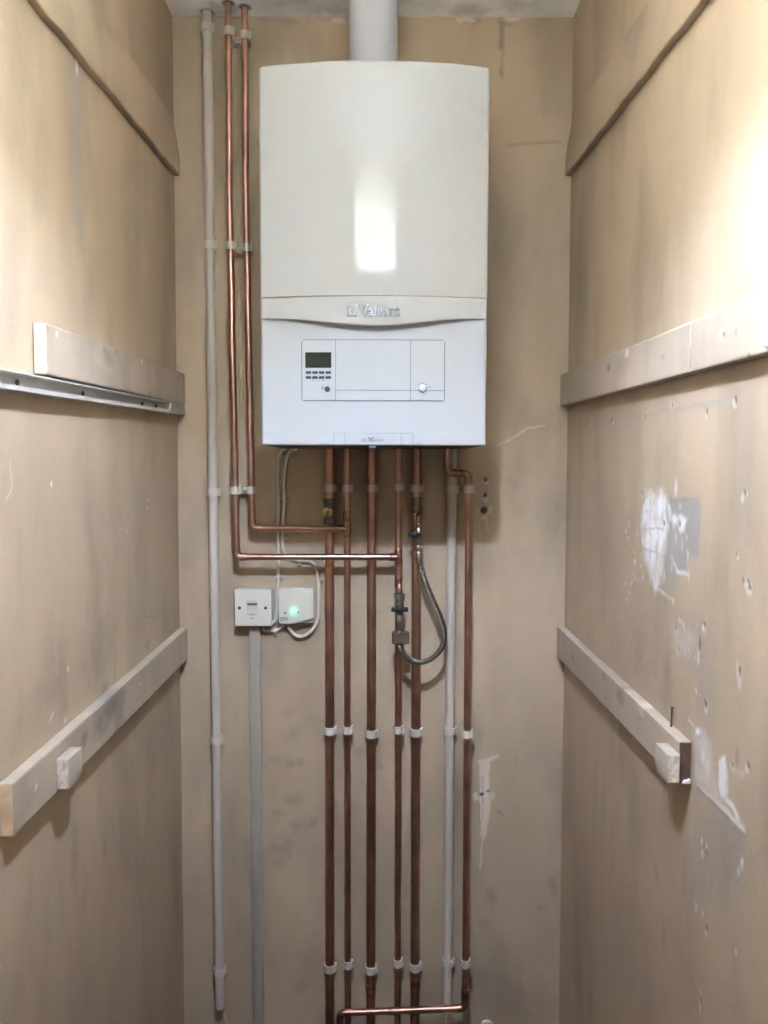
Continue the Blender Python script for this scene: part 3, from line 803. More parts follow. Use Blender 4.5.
def plate(x0, x1, z0, z1, r, yfun, proud, thick, nx=30):
    """thin rounded plate following the curved front"""
    b = MB(); xs = np.unique(np.concatenate([np.linspace(x0, x1, nx), x0 + r * (1 - np.cos(np.linspace(0, PI / 2, 6))), x1 - r * (1 - np.cos(np.linspace(0, PI / 2, 6)))]))
    rows = []
    for x in xs:
        d = edge_round(min(x - x0, x1 - x), r) if r > 0 else 0
        row = []
        for z, off in ((z0 + d, thick), (z0 + d, 0.0003), (z0 + d + 0.0003, 0), (z1 - d - 0.0003, 0), (z1 - d, 0.0003), (z1 - d, thick)):
            row.append(b.bm.verts.new((x, yfun(x) - proud + off, z)))
        rows.append(row)
    for p_, q_ in zip(rows, rows[1:]):
        for k in range(6):
            b.face([p_[k], q_[k], q_[(k + 1) % 6], p_[(k + 1) % 6]])
    b.face(rows[0]); b.face(rows[-1][::-1])
    return b


def lettering(name, body, x0, x1, z0, zcap, y, m, parent, bold=0.0, depth=0.0008, yfun=None, group=None):
    """text between x0 and x1 with its capitals from z0 to zcap, facing the room"""
    cu = bpy.data.curves.new(name, 'FONT'); cu.body = body; cu.size = 1.0; cu.offset = bold; cu.resolution_u = 3; cu.extrude = 0.0
    tmp = bpy.data.objects.new('tmp_text', cu); C.objects.link(tmp)
    dg = bpy.context.evaluated_depsgraph_get(); me = bpy.data.meshes.new_from_object(tmp.evaluated_get(dg), depsgraph=dg)
    C.objects.unlink(tmp); bpy.data.objects.remove(tmp); bpy.data.curves.remove(cu)
    b = MB(); b.bm.from_mesh(me); bpy.data.meshes.remove(me)
    bmesh.ops.remove_doubles(b.bm, verts=b.bm.verts, dist=1e-4)
    xs = [v.co.x for v in b.bm.verts]; ys = [v.co.y for v in b.bm.verts]; a0, a1, h0, h1 = min(xs), max(xs), min(ys), max(ys)
    ret = bmesh.ops.extrude_face_region(b.bm, geom=list(b.bm.faces))
    for v in ret['geom']:
        if isinstance(v, bmesh.types.BMVert): v.co.z = 1.0
    for v in b.bm.verts:
        X = x0 + (v.co.x - a0) / (a1 - a0) * (x1 - x0); Z = z0 + (v.co.y - h0) / (h1 - h0) * (zcap - z0)
        Y = (yfun(X) if yfun else 0) + y - depth * v.co.z
        v.co = (X, Y, Z)
    return b.build(name, m, parent, smooth=30)


def fx(px, py=370, y=1.588): return at(px, py, y).x
def fz(py, px=373, y=1.588): return at(px, py, y).z


# badge: rounded emblem with an oval figure, and the name in chrome letters
bz0, bz1 = at(373, 316.6, 1.574).z, at(373, 304.4, 1.574).z
bx = lambda px: at(px, 310, 1.574).x
badge = MB(); x0, x1 = bx(346.8), bx(357.6)
fr_o = rrect(x0, x1, bz0, bz1, 0.0025); fr_i = rrect(x0 + 0.0022, x1 - 0.0022, bz0 + 0.0024, bz1 - 0.0022, 0.0016)
yb = yup((x0 + x1) / 2) - 0.0012
for k in range(len(fr_o)):
    j = (k + 1) % len(fr_o)
    q8 = [(fr_o[k], fr_o[j], fr_i[j], fr_i[k])]
    for qa in q8:
        va = [badge.bm.verts.new((x, yb, z)) for x, z in qa]; vb = [badge.bm.verts.new((x, yb + 0.0014, z)) for x, z in qa]
        badge.face(va); badge.face(vb[::-1])
        for i in range(4): badge.face([va[i], vb[i], vb[(i + 1) % 4], va[(i + 1) % 4]])
bcx, bcz = (x0 + x1) / 2, (bz0 + bz1) / 2
badge.prism_y([(bcx + 0.0052 * math.cos(a), bcz + 0.0078 * math.sin(a)) for a in np.linspace(0, 2 * PI, 24, endpoint=False)], yb, yb + 0.0014)
badge.build('emblem', M['chrome'], TS)
lettering('lettering', 'Vaillant', bx(359.4), bx(400), bz0, bz1 - 0.0008, -0.0002, M['chrome'], TS, bold=0.028, depth=0.0016, yfun=yup)

# control panel
px0, px1, pz0, pz1 = fx(301), fx(445.3), fz(401), fz(339)
cp = plate(px0, px1, pz0, pz1, 0.006, ylow, 0.0006, 0.002).build('control_panel', M['seam'], TS)
g = 0.0017
xa, xb = fx(335.4), fx(410.6); zl = fz(390.2); gs = 0.00055
for (a, c, d, e) in ((px0 + g, xa - gs, pz0 + g, pz1 - g), (xa + gs, xb - gs, zl + gs, pz1 - g), (xa + gs, xb - gs, pz0 + g, zl - gs), (xb + gs, px1 - g, zl + gs, pz1 - g), (xb + gs, px1 - g, pz0 + g, zl - gs)):
    plate(a, c, d, e, 0.0012, ylow, 0.0016, 0.0016).build('panel_section', M['panel_white'], cp)
plate(fx(305), fx(331.2), fz(367.6), fz(352), 0.0006, ylow, 0.0021, 0.0014).build('display', M['lcd'], cp)['label'] = 'dark grey display'
for row in (372.3, 377.3):
    for k in range(4):
        c = 305.4 + 6.65 * k
        plate(fx(c), fx(c + 5.5), fz(row + 1.3), fz(row - 1.3), 0.0005, ylow, 0.0026, 0.002, 6).build('button', M['dark'], cp)
X = fx(327.2); MB().lathe((X, ylow(X) - 0.0012, fz(389)), (0, -1, 0), [(0, 0.0052), (0.0022, 0.0052), (0.003, 0.0044)], 24).build('reset_button', M['dark'], cp)
X = fx(422.6); MB().lathe((X, ylow(X) - 0.0012, fz(387.5)), (0, -1, 0), [(0, 0.0092), (0.0006, 0.0092)], 28).build('knob_ring', M['soft_seam'], cp)
MB().lathe((X, ylow(X) - 0.0018, fz(387.5)), (0, -1, 0), [(0, 0.0080), (0.006, 0.0074), (0.007, 0.0062), (0.0072, 0.001)], 28).build('knob', M['panel_white'], cp)
X = fx(430.2); MB().lathe((X, ylow(X) - 0.0014, fz(387)), (0, -1, 0), [(0, 0.0016), (0.0005, 0.0016)], 12).build('printed_mark', M['soft_seam'], cp)
for pxm, pym, w, h in ((322.2, 387.6, 0.0013, 0.0032), (313, 380.3, 0.0035, 0.0006), (318.5, 380.5, 0.0012, 0.0012), (323, 380.3, 0.003, 0.0006)):
    X = fx(pxm); plate(X - w, X + w, fz(pym) - h, fz(pym) + h, 0.0002, ylow, 0.0019, 0.0006, 4).build('printed_mark', M['soft_seam'], cp)

# name plate on the bottom edge
nx0, nx1, nz1 = fx(333.3), fx(413.2), fz(433)
npz = ZB + 0.0006
npl = plate(nx0, nx1, npz, nz1, 0.002, ylow, 0.0004, 0.0015).build('name_plate', M['soft_seam'], TS)
c0, c1 = fx(344.6), fx(401.6)
for a, c in ((nx0 + 0.0009, c0 - 0.0005), (c0 + 0.0005, c1 - 0.0005), (c1 + 0.0005, nx1 - 0.0009)):
    plate(a, c, npz + 0.0004, nz1 - 0.0010, 0.001, ylow, 0.0010, 0.0012).build('plate_section', M['panel_white'], npl)
tz0, tz1 = fz(441.6), fz(437.4)
lettering('lettering', 'eco', fx(361.3), fx(367.2), tz0, tz0 + (tz1 - tz0) * .72, -0.0010, M['grey_ink'], npl, 0.0, 0.0004, ylow)
lettering('lettering', 'TEC', fx(367.8), fx(374.6), tz0, tz1, -0.0010, M['ink'], npl, 0.03, 0.0004, ylow)
lettering('lettering', 'plus', fx(375.4), fx(383.6), tz0 - 0.0016, tz0 + (tz1 - tz0) * .9, -0.0010, M['grey_ink'], npl, 0.0, 0.0004, ylow)
MB().box(fx(369), fx(376), 1.592, 1.612, ZB - 0.006, ZB - 0.0006).bevel(0.001, 1).build('latch', M['soft_seam'], TS)

# flue
ft = at(373.5, 30, 1.765); fl = thing('flue_pipe', (ft.x, 1.765, ZT), 'wide white flue pipe rising from the boiler top to the ceiling', 'flue')
MB().lathe((ft.x, 1.765, ZT + 0.0005), (0, 0, 1), [(0, 0.0505), (CEIL - ZT - 0.002, 0.0505)], 48).build('pipe', M['flue'], fl)
MB().lathe((ft.x, 1.765, ZT + 0.0005), (0, 0, 1), [(0, 0.062), (0.010, 0.062), (0.012, 0.0515)], 48).build('collar', M['flue'], fl)
# ------------------------------------------------------------------ pipework
Y22, YA, YBK = 1.9115, 1.874, 1.891      # 22 mm risers, front 15 mm layer, middle 15 mm layer
R15, R22, RP = 0.0076, 0.0111, 0.0108
ZU = ZB - 0.0006


def upto(p, q, z):            # extend the line p-q to height z
    t = (z - p.z) / (q.z - p.z); return p + (q - p) * t


def riser(pt, pb, y_t, y_b, top=ZU, bot=0.002):
    a, c = at(*pt, y_t), at(*pb, y_b); return upto(a, c, top), upto(a, c, bot)


PIPES = {}


def pipe_thing(key, path, r, m, label, name='copper_pipe', group='copper heating pipes'):
    base = min(path, key=lambda p: p.z)
    t = thing(name, base, label, 'pipe', group)
    MB().tube(path, r).build('pipe', m, t); PIPES[key] = (t, path, r); return t


def sleeve(parent, p, d, half, r, name='coupling', m='solder'):
    p, d = Vector(p), Vector(d).normalized()
    MB().lathe(p - d * half, d, [(0, r * 0.94), (0.0015, r), (2 * half - 0.0015, r), (2 * half, r * 0.94)], 22).build(name, M[m], parent)


def tee(parent, p, run, branch, r):
    p, run, branch = Vector(p), Vector(run).normalized(), Vector(branch).normalized()
    MB().lathe(p - run * 0.019, run, [(0, r * 0.95), (0.001, r), (0.037, r), (0.038, r * 0.95)], 22).lathe(p, branch, [(0, r), (0.019, r), (0.020, r * 0.95)], 22).build('tee_fitting', M['solder'], parent)


# six risers below the boiler
A1, B1 = riser((329.6, 480), (329.8, 960), Y22, Y22)
A2, B2 = riser((347.2, 480), (347.8, 960), YBK, YBK + 0.006)
A3, B3 = riser((371.8, 480), (370.8, 960), Y22, Y22)
A4, B4 = riser((398.6, 480), (397.6, 960), YA, YA + 0.024)
A5, B5 = riser((416.6, 480), (415.0, 960), Y22, Y22)
A6, B6 = riser((452.0, 480), (447.6, 960), Y22, Y22)
p1 = pipe_thing('1', [A1, B1], R22, M['copper'], 'thick copper riser with the brass drain cock under the left of the boiler')
p2 = pipe_thing('2', [A2, B2], R15, M['copper'], 'thin copper riser joined by the upper horizontal pipe')
p3 = pipe_thing('3', [A3, B3], R22, M['copper'], 'thick plain copper riser under the middle of the boiler')
p4 = pipe_thing('4', [A4, B4], R15, M['copper'], 'thin copper riser joined by the lower horizontal pipe')
p5 = pipe_thing('5', [A5, B5], R22, M['copper'], 'thick copper riser behind the braided hose, with the upper hose valve')
p6 = pipe_thing('6', [A6, B6], RP, M['pvc'], 'white plastic pipe under the right of the boiler beside the braided hose', 'waste_pipe', 'white plastic waste pipes')

# right-hand copper: swan-neck at the top, elbow and cross run at the bottom
y7 = 1.880
a = at(448.0, 470, y7); top7 = Vector((a.x, y7 + 0.0, ZU)); c7 = Vector((at(468.8, 474, y7).x, y7, at(468.8, 474, y7).z)); a.z = c7.z + 0.003
e7 = at(464.9, 1008, y7 - 0.006); f7 = at(340.0, 1013, y7 - 0.006)
path7 = fillet([top7, a, c7, e7, f7, Vector((f7.x, f7.y, 0.002))], 0.014)
p7 = pipe_thing('7', path7, R15, M['copper'], 'thin copper pipe right of the white riser, stepped at its top end')
MB().tube(elbow_pts(top7, a, c7, 0.012, 0.008), R15 + 0.0015).build('elbow', M['solder'], p7)
MB().tube(elbow_pts(a, c7, e7, 0.012, 0.010), R15 + 0.0015).build('elbow', M['solder'], p7)
MB().tube(elbow_pts(c7, e7, f7, 0.014, 0.018), R15 + 0.0015).build('elbow', M['solder'], p7)
MB().tube(elbow_pts(e7, f7, (f7.x, f7.y, 0), 0.014, 0.008), R15 + 0.0015).build('elbow', M['solder'], p7)
sleeve(p7, at(394.5, 1011, y7 - 0.006), f7 - e7, 0.012, R15 + 0.0012, m='copper')
sleeve(p7, at(465.0, 992, y7 - 0.006), (0, 0, 1), 0.008, R15 + 0.0014)

# left: white waste pipe and the two copper drops that turn right to the risers
t0, b0 = at(207.2, 20, 1.908), at(219.9, 1000, 1.908)
W0, W1 = upto(t0, b0, CEIL - 0.002), at(219.9, 1007.5, 1.908)
p0 = pipe_thing('0', [W0, W1], RP, M['pvc'], 'long white plastic pipe left of the two copper drops, ending above the floor', 'waste_pipe', 'white plastic waste pipes')
sleeve(p0, at(211, 250, 1.908) + Vector((0, 0, -0.03)), (0, 0, 1), 0.001, RP * 1.002, 'joint', 'pvc')
ctr = lambda l: upto(*l, CEIL - 0.002)
q0, q1 = at(228.6, 20, YA), at(236.6, 557, YA); j4 = at(397.9, 557, YA + 0.004)
t4 = (q1.z - A4.z) / (B4.z - A4.z); j4 = A4 + (B4 - A4) * t4
q1.y = YA; q0 = at(228.2, 20, YA); qm = at(229.3, 190, YA); L1 = fillet([upto(q0, qm, CEIL - 0.002), qm, q1, j4 + Vector((-R15, 0, 0))], 0.016)
pl1 = pipe_thing('L1', L1, R15, M['copper'], 'outer copper drop left of the boiler, turning right along the lower horizontal run')
MB().tube(elbow_pts(qm, q1, j4, 0.014, 0.008), R15 + 0.0015).build('elbow', M['copper'], pl1)
r0, r1 = at(244.9, 20, YBK), at(252.2, 528.5, YBK); t2 = (r1.z - A2.z) / (B2.z - A2.z); j2 = A2 + (B2 - A2) * t2
rm = at(245.7, 190, YBK); L2 = fillet([upto(r0, rm, CEIL - 0.002), rm, r1, j2 + Vector((-R15, 0, 0))], 0.016)
pl2 = pipe_thing('L2', L2, R15, M['copper'], 'inner copper drop beside the boiler, turning right along the upper horizontal run')
MB().tube(elbow_pts(rm, r1, j2, 0.014, 0.008), R15 + 0.0015).build('elbow', M['copper'], pl2)
tee(p4, j4, B4 - A4, (-1, 0, 0), R15 + 0.0016); tee(p2, j2, B2 - A2, (-1, 0, 0), R15 + 0.0016)
sleeve(p2, at(346.9, 516, YBK), (0, 0, 1), 0.012, R15 + 0.0014)
sleeve(p3, at(370.6, 988, Y22), (0, 0, 1), 0.012, R22 + 0.0012); sleeve(p5, at(415, 984, Y22), (0, 0, 1), 0.012, R22 + 0.0012)
sleeve(p5, at(416.3, 505, Y22), (0, 0, 1), 0.018, R22 + 0.0016, m='bronze')

# brass drain cock on the first riser
zc = at(329.6, 513, Y22).z; xc = at(329.6, 513, Y22).x
dc = MB().lathe((xc, Y22, zc - 0.026), (0, 0, 1), [(0, R22 + .001), (0.002, 0.0150), (0.012, 0.0150), (0.014, 0.0128), (0.046, 0.0128), (0.048, 0.0150), (0.058, 0.0150), (0.060, R22 + .001)], 24)
dc = dc.build('drain_cock', M['bronze'], p1)
MB().lathe((xc - 0.003, Y22 - 0.0135, zc + 0.004), (0, -1, 0), [(0, 0.007), (0.008, 0.007), (0.0085, 0.0115), (0.014, 0.0115), (0.016, 0.0095), (0.0165, 0.005), (0.021, 0.004)], 18).build('knob', M['brass'], dc)
MB().lathe((xc, Y22, zc + 0.024), (0, 0, 1), [(0, 0.0129), (0.001, 0.0136), (0.003, 0.0136), (0.004, 0.0129)], 24).build('ring', M['brass'], dc)

# ------------------------------------------------------------------ pipe clips


def on_pipe(key, py):
    t, path, r = PIPES[key]; p, q = path[0], path[1] if key not in '7' else path[-1]
    lo = [v for v in path]
    best = None
    for a_, c_ in zip(lo, lo[1:]):               # walk the straight runs for the height seen at pixel row py
        if abs(a_.z - c_.z) < 0.05: continue
        for k in range(401):
            s = a_ + (c_ - a_) * (k / 400); d = RM.transposed() @ (s - Vector((0, 0, H)))
            y_ = 512 + F * d.y / d.z
            e_ = abs(y_ - py)
            if best is None or e_ < best[0]: best = (e_, s)
    return best[1], r


def clip_mesh(r, gap):
    """snap-over clip about the origin: ring, foot back to the wall, hinge lug"""
    b = MB(); h = 0.0085; ro = r + 0.0036
    b.ring_z(0, 0, r + 0.0004, ro, -h, h)
    b.box(-ro * 0.62, ro * 0.62, r + 0.0020, gap, -h * 0.95, h * 0.95)
    b.box(ro - 0.0012, ro + 0.0022, -0.004, 0.006, -h, h * 1.25)
    return b


def pipe_clip(key, py, label, group):
    p, r = on_pipe(key, py); gap = WALL_Y - p.y - 0.0016
    b = clip_mesh(r, gap); bmesh.ops.translate(b.bm, verts=b.bm.verts, vec=p)
    o = b.build('pipe_clip', M['clip'], base=(p.x, WALL_Y, p.z)); tag(o, label, 'pipe clip', group)


who = {'0': 'the long white pipe at far left', '1': 'the thick copper riser with the brass drain cock', '2': 'the thin copper riser joined by the upper horizontal pipe',
       '3': 'the plain thick copper riser under the boiler middle', '4': 'the thin copper riser with the lower hose valve', '5': 'the thick copper riser behind the braided hose',
       '6': 'the white riser beside the braided hose', '7': 'the stepped thin copper pipe farthest right'}
for py, pos in ((28, 'topmost clip, by the ceiling,'), (245, 'clip second from the top'), (492, 'clip third from the top'), (740, 'clip fourth from the top'), (970, 'lowest clip')):
    pipe_clip('0', py, f'white {pos} on {who["0"]}', 'white clips on the long white pipe')
for key, rows in {'1': (488, 731, 967), '2': (488, 730, 964), '3': (488.5, 734, 969.5), '4': (487.5, 729.5, 963), '5': (488, 731.5, 966), '6': (490, 731, 962), '7': (490, 734, 963)}.items():
    for py, pos in zip(rows, ('upper', 'middle', 'lowest')):
        pipe_clip(key, py, f'{pos} white clip on {who[key]}', 'white clips on the risers below the boiler')
for py, pos in ((32, 'topmost'), (246, 'middle'), (490, 'lowest')):
    pa, r = on_pipe('L1', py); pb, r = on_pipe('L2', py); pb.z = pa.z
    t = thing('double_pipe_clip', ((pa.x + pb.x) / 2, WALL_Y, pa.z), f'{pos} white double clip across the two copper drops left of the boiler', 'pipe clip', 'double clips on the copper drops')
    for p in (pa, pb):
        b = clip_mesh(r, WALL_Y - p.y - 0.0016); bmesh.ops.translate(b.bm, verts=b.bm.verts, vec=p); b.build('ring', M['clip'], t)
    MB().box(pa.x + 0.009, pb.x - 0.009, WALL_Y - 0.024, WALL_Y - 0.002, pa.z - 0.008, pa.z + 0.006).bevel(0.001, 1).build('bridge', M['clip'], t)
    MB().lathe(((pa.x + pb.x) / 2, WALL_Y - 0.0238, pa.z - 0.001), (0, -1, 0), [(0, 0.0042), (0.002, 0.0040), (0.003, 0.002)], 14).build('screw', M['steel'], t)

# ------------------------------------------------------------------ filling loop with braided hose
yv1, yv2 = 1.872, 1.842
v1 = lambda py: at(418.6, py, yv1); v2 = lambda py: at(399.3, py, yv2)
loop = thing('filling_loop', v2(643), 'braided steel hose loop between two valves with black levers', 'hose')
hp = [v1(558), at(420.5, 566, 1.868), at(426, 583, 1.862), at(433, 600, 1.858), at(440, 616, 1.855), at(444.3, 630, 1.852), at(443.6, 643, 1.850), at(438, 653, 1.848), at(429, 660, 1.846),
      at(418, 662.5, 1.845), at(408.5, 658.5, 1.844), at(401.8, 650, 1.843), v2(640)]
MB().tube(spline(hp, 8), 0.0064, 16).build('hose', M['braid'], loop)


def valve(path_py, vfun, y_pipe, y_ax, x_pipe, lever, nut_rows):
    (pt, pbm) = path_py; top, bot = vfun(pt), vfun(pbm); L_ = (top - bot).length; d = (bot - top).normalized()
    s = lambda py: (vfun(py) - top).length
    prof = [(0, 0.006)]
    for (pa_, pb_, rr) in nut_rows:
        prof += [(s(pa_), rr * 0.9), (s(pa_) + 0.0012, rr), (s(pb_) - 0.0012, rr), (s(pb_), rr * 0.9)]
    body = MB().lathe(top, d, prof, 12).build('valve', M['valve'], loop)
    lx0, lx1, lpy, hh = lever; c0 = at(lx0, lpy, y_ax - 0.014); c1 = at(lx1, lpy, y_ax - 0.014)
    b = MB().box(c0.x, c1.x, y_ax - 0.020, y_ax - 0.0095, c0.z - hh, c0.z + hh); b.bevel(0.002, 2)
    b.lathe(((c0.x + c1.x) / 2, y_ax - 0.0070, c0.z), (0, -1, 0), [(0, 0.0075), (0.0145, 0.0075), (0.0155, 0.006)], 16)
    b.build('lever', M['black'], body)['label'] = 'black valve lever'
    return body


va1 = valve((519, 560), v1, Y22, yv1, 0, (408.5, 421.0, 534.5, 0.0042), ((519, 527, 0.0062), (527.2, 545, 0.0085), (545.2, 551, 0.0095), (551.2, 560, 0.0078)))
st = v1(518.5); pp = at(416.4, 517, Y22)
MB().tube(fillet([Vector((st.x, Y22 - R22 - 0.0004, st.z + 0.006)), Vector((st.x, yv1, st.z + 0.006)), Vector((st.x, yv1, st.z - 0.008))], 0.007), 0.0062, 16).build('stub', M['copper'], loop)
MB().lathe((st.x, yv1 - 0.0065, v1(524.2).z), (0, -1, 0), [(0, 0.0055), (0.004, 0.0055), (0.006, 0.003)], 16).build('union_nut', M['brass'], loop)
va2 = valve((588, 642), v2, 0, yv2, 0, (391.2, 408.2, 609.5, 0.0048), ((588, 593, 0.0068), (593.2, 600, 0.0125), (600.2, 614, 0.0105), (614.2, 630, 0.0098), (630.2, 642, 0.0085)))
t2 = v2(586); k4 = (t2.z - A4.z) / (B4.z - A4.z); P4 = A4 + (B4 - A4) * k4
MB().tube(fillet([Vector((t2.x, P4.y - R15 - 0.0017, t2.z + 0.002)), Vector((t2.x, yv2, t2.z + 0.002)), Vector((t2.x, yv2, t2.z - 0.012))], 0.007), 0.0068, 16).build('stub', M['copper'], loop)
zz0, zz1 = v2(643).z, v2(632).z; xx0, xx1 = at(392, 637, yv2).x, at(409, 637, yv2).x
MB().prism_z(rrect(xx0, xx1, yv2 - 0.012, yv2 + 0.012, 0.006), zz0, zz1).bevel(0.001, 1).build('collar', M['brown_clip'], loop)['label'] = 'brown collar of the lower valve'
sleeve(p4, A4 + (B4 - A4) * ((at(398, 582, YA).z - A4.z) / (B4.z - A4.z)), B4 - A4, 0.014, R15 + 0.0014)

# ------------------------------------------------------------------ electrics
YS = WALL_Y - 0.036
sx0, sx1, sz0, sz1 = at(234.5, 608, YS).x, at(271.6, 608, YS).x, at(253, 626.4, YS).z, at(253, 589.6, YS).z
sp = thing('fused_spur', ((sx0 + sx1) / 2, WALL_Y, sz0), 'square white fused spur box on top of the grey trunking', 'socket')
MB().prism_y(rrect(sx0 + 0.002, sx1 - 0.002, sz0 + 0.002, sz1 - 0.002, 0.003), YS + 0.009, WALL_Y - 0.0016).build('back_box', M['plastic'], sp)
MB().prism_y(rrect(sx0, sx1, sz0, sz1, 0.003), YS, YS + 0.0088).bevel(0.002, 3, 60).build('face_plate', M['plastic'], sp)
for px in (239.4, 265.6):
    p = at(px, 608, YS); MB().lathe((p.x, YS + 0.0004, p.z), (0, -1, 0), [(0, 0.0038), (0.0008, 0.0036), (0.0012, 0.002)], 16).build('screw', M['rust'], sp)
a, c = at(246.8, 609.5, YS), at(258.0, 600.6, YS)
fh = MB().prism_y(rrect(a.x, c.x, a.z, c.z, 0.0015), YS - 0.0012, YS + 0.0005).bevel(0.0005, 1, 60).build('fuse_holder', M['clip'], sp)
a, c = at(247.4, 605.4, YS), at(257.2, 603.0, YS)
MB().prism_y(rrect(a.x, c.x, a.z, c.z, 0.0006), YS - 0.0018, YS - 0.0010).build('slot', M['grey_ink'], fh)
a, c = at(247.0, 615.6, YS), at(258.0, 611.5, YS)
MB().prism_y(rrect(a.x, c.x, a.z, c.z, 0.001), YS - 0.0010, YS + 0.0005).bevel(0.0004, 1, 60).build('label_window', M['clip'], sp)
a, c = at(250.0, 614.6, YS), at(255.0, 613.9, YS)
MB().prism_y(rrect(a.x, c.x, a.z, c.z, 0.0002), YS - 0.0013, YS - 0.0008).build('printed_mark', M['soft_seam'], sp)
a, c = at(250.5, 618.6, YS), at(254.0, 617.8, YS)
MB().prism_y(rrect(a.x, c.x, a.z, c.z, 0.0002), YS - 0.0003, YS + 0.0003).build('printed_mark', M['soft_seam'], sp)

YT = WALL_Y - 0.016
tt, tb = at(254.6, 640, YT), at(257.2, 900, YT); k = 0.0127
tx0 = upto(tt, tb, sz0 - 0.001); tx1 = upto(tt, tb, 0.003)
tr = thing('cable_trunking', (tx1.x, WALL_Y, 0.003), 'grey white cable trunking running down from the fused spur', 'trunking')


def slant(x0, x1, w0, w1, y0, y1):
    return MB().hexa([(x1 + w0, y0, tx1.z), (x1 + w1, y0, tx1.z), (x1 + w1, y1, tx1.z), (x1 + w0, y1, tx1.z), (x0 + w0, y0, tx0.z), (x0 + w1, y0, tx0.z), (x0 + w1, y1, tx0.z), (x0 + w0, y1, tx0.z)])


slant(tx0.x, tx1.x, -k + 0.001, k - 0.001, YT + 0.0035, WALL_Y - 0.0016).build('base', M['trunk'], tr, smooth=0)
slant(tx0.x, tx1.x, -k, k, YT, YT + 0.0032).bevel(0.001, 2).build('lid', M['trunk'], tr)

YR = WALL_Y - 0.030
rx0, rx1, rz0_, rz1_ = at(278.4, 607, YR).x, at(313.7, 607, YR).x, at(296, 624.4, YR).z, at(296, 588.9, YR).z
rc = thing('wireless_receiver', ((rx0 + rx1) / 2, WALL_Y, rz0_), 'small white wireless receiver with a glowing green light', 'receiver')
MB().prism_y(rrect(rx0 + 0.002, rx1 - 0.0025, rz0_ + 0.0015, rz1_ - 0.002, 0.003), YR + 0.012, WALL_Y - 0.0016).build('back_plate', M['plastic'], rc)
w_, h_ = rx1 - rx0, rz1_ - rz0_
cover = [(rx0 + 0.004, rz1_), (rx0, rz1_ - 0.004), (rx0 + 0.0005, rz0_ + 0.006), (rx0 + 0.003, rz0_ + 0.001)] + \
        [(rx0 + w_ * t, rz0_ + h_ * (0.0 + 0.20 * max(0, t - 0.30) ** 1.6 / 0.7 ** 1.6)) for t in np.linspace(0.1, 1.0, 12)] + [(rx1, rz1_ - 0.004), (rx1 - 0.003, rz1_)]
MB().prism_y(cover, YR, YR + 0.0115).bevel(0.0025, 3, 55).build('cover', M['plastic'], rc)
p = at(293.6, 611.3, YR)
MB().lathe((p.x, YR + 0.0003, p.z), (0, -1, 0), [(0, 0.0042), (0.0030, 0.0042), (0.0048, 0.0034), (0.0056, 0.0016)], 20).build('indicator_light', M['led'], rc)['label'] = 'glowing green indicator light'
for px, py in ((285.2, 613), (297.8, 612)):
    p = at(px, py, YR); MB().lathe((p.x, YR + 0.0004, p.z), (0, -1, 0), [(0, 0.0026), (0.0010, 0.0025), (0.0014, 0.0018)], 14).build('button', M['grey_ink'], rc)
lettering('lettering', 'EPH', at(280.4, 619, YR).x, at(288.0, 619, YR).x, at(284, 620.8, YR).z, at(284, 617.2, YR).z, 0.0002, M['grey_ink'], rc, 0.01, 0.0005, lambda X: YR)

# cables
cb = lambda l, y: [at(px, py, y) for px, py in l]
yc = WALL_Y - 0.0052


def cable(pts, label, r=0.0042):
    o = MB().tube(spline(pts, 8), r, 12).build('power_cable', M['cable']); tag(o, label, 'cable', 'white cables around the receiver')


s_ = at(284, 450, yc - 0.02); s_.z = ZU
cable([s_] + cb([(280.5, 452)], yc - .012) + cb([(278.2, 460), (277.4, 480), (278.3, 505), (277.8, 530), (278.3, 550), (278.2, 577), (277.3, 598), (276.8, 612), (274.8, 621)], yc) + cb([(268.5, 624.5)], yc - 0.003),
      'straight white cable from the boiler down to the fused spur')
s_ = at(297, 449, yc - 0.02); s_.z = ZU
cable([s_] + cb([(291, 451)], yc - .012) + cb([(286.4, 462), (283.6, 482), (284.4, 498), (282.8, 520), (282.4, 540), (284.0, 551), (290, 558), (299.5, 560.5), (310, 561.5), (315.8, 567), (318.0, 579.5), (318.6, 600), (318.2, 618)], yc) +
      cb([(313, 629), (304, 636), (295.5, 635.5), (289.8, 629.5), (288.4, 626.6)], yc - 0.006), 'white cable from the boiler curling under the receiver')
cable([at(262.5, 627.2, yc - 0.004)] + cb([(264.5, 630.3), (270, 631), (276, 630.4), (281, 628), (284.3, 624.6)], yc - 0.002), 'short white cable looping from the spur to the receiver', 0.0038)


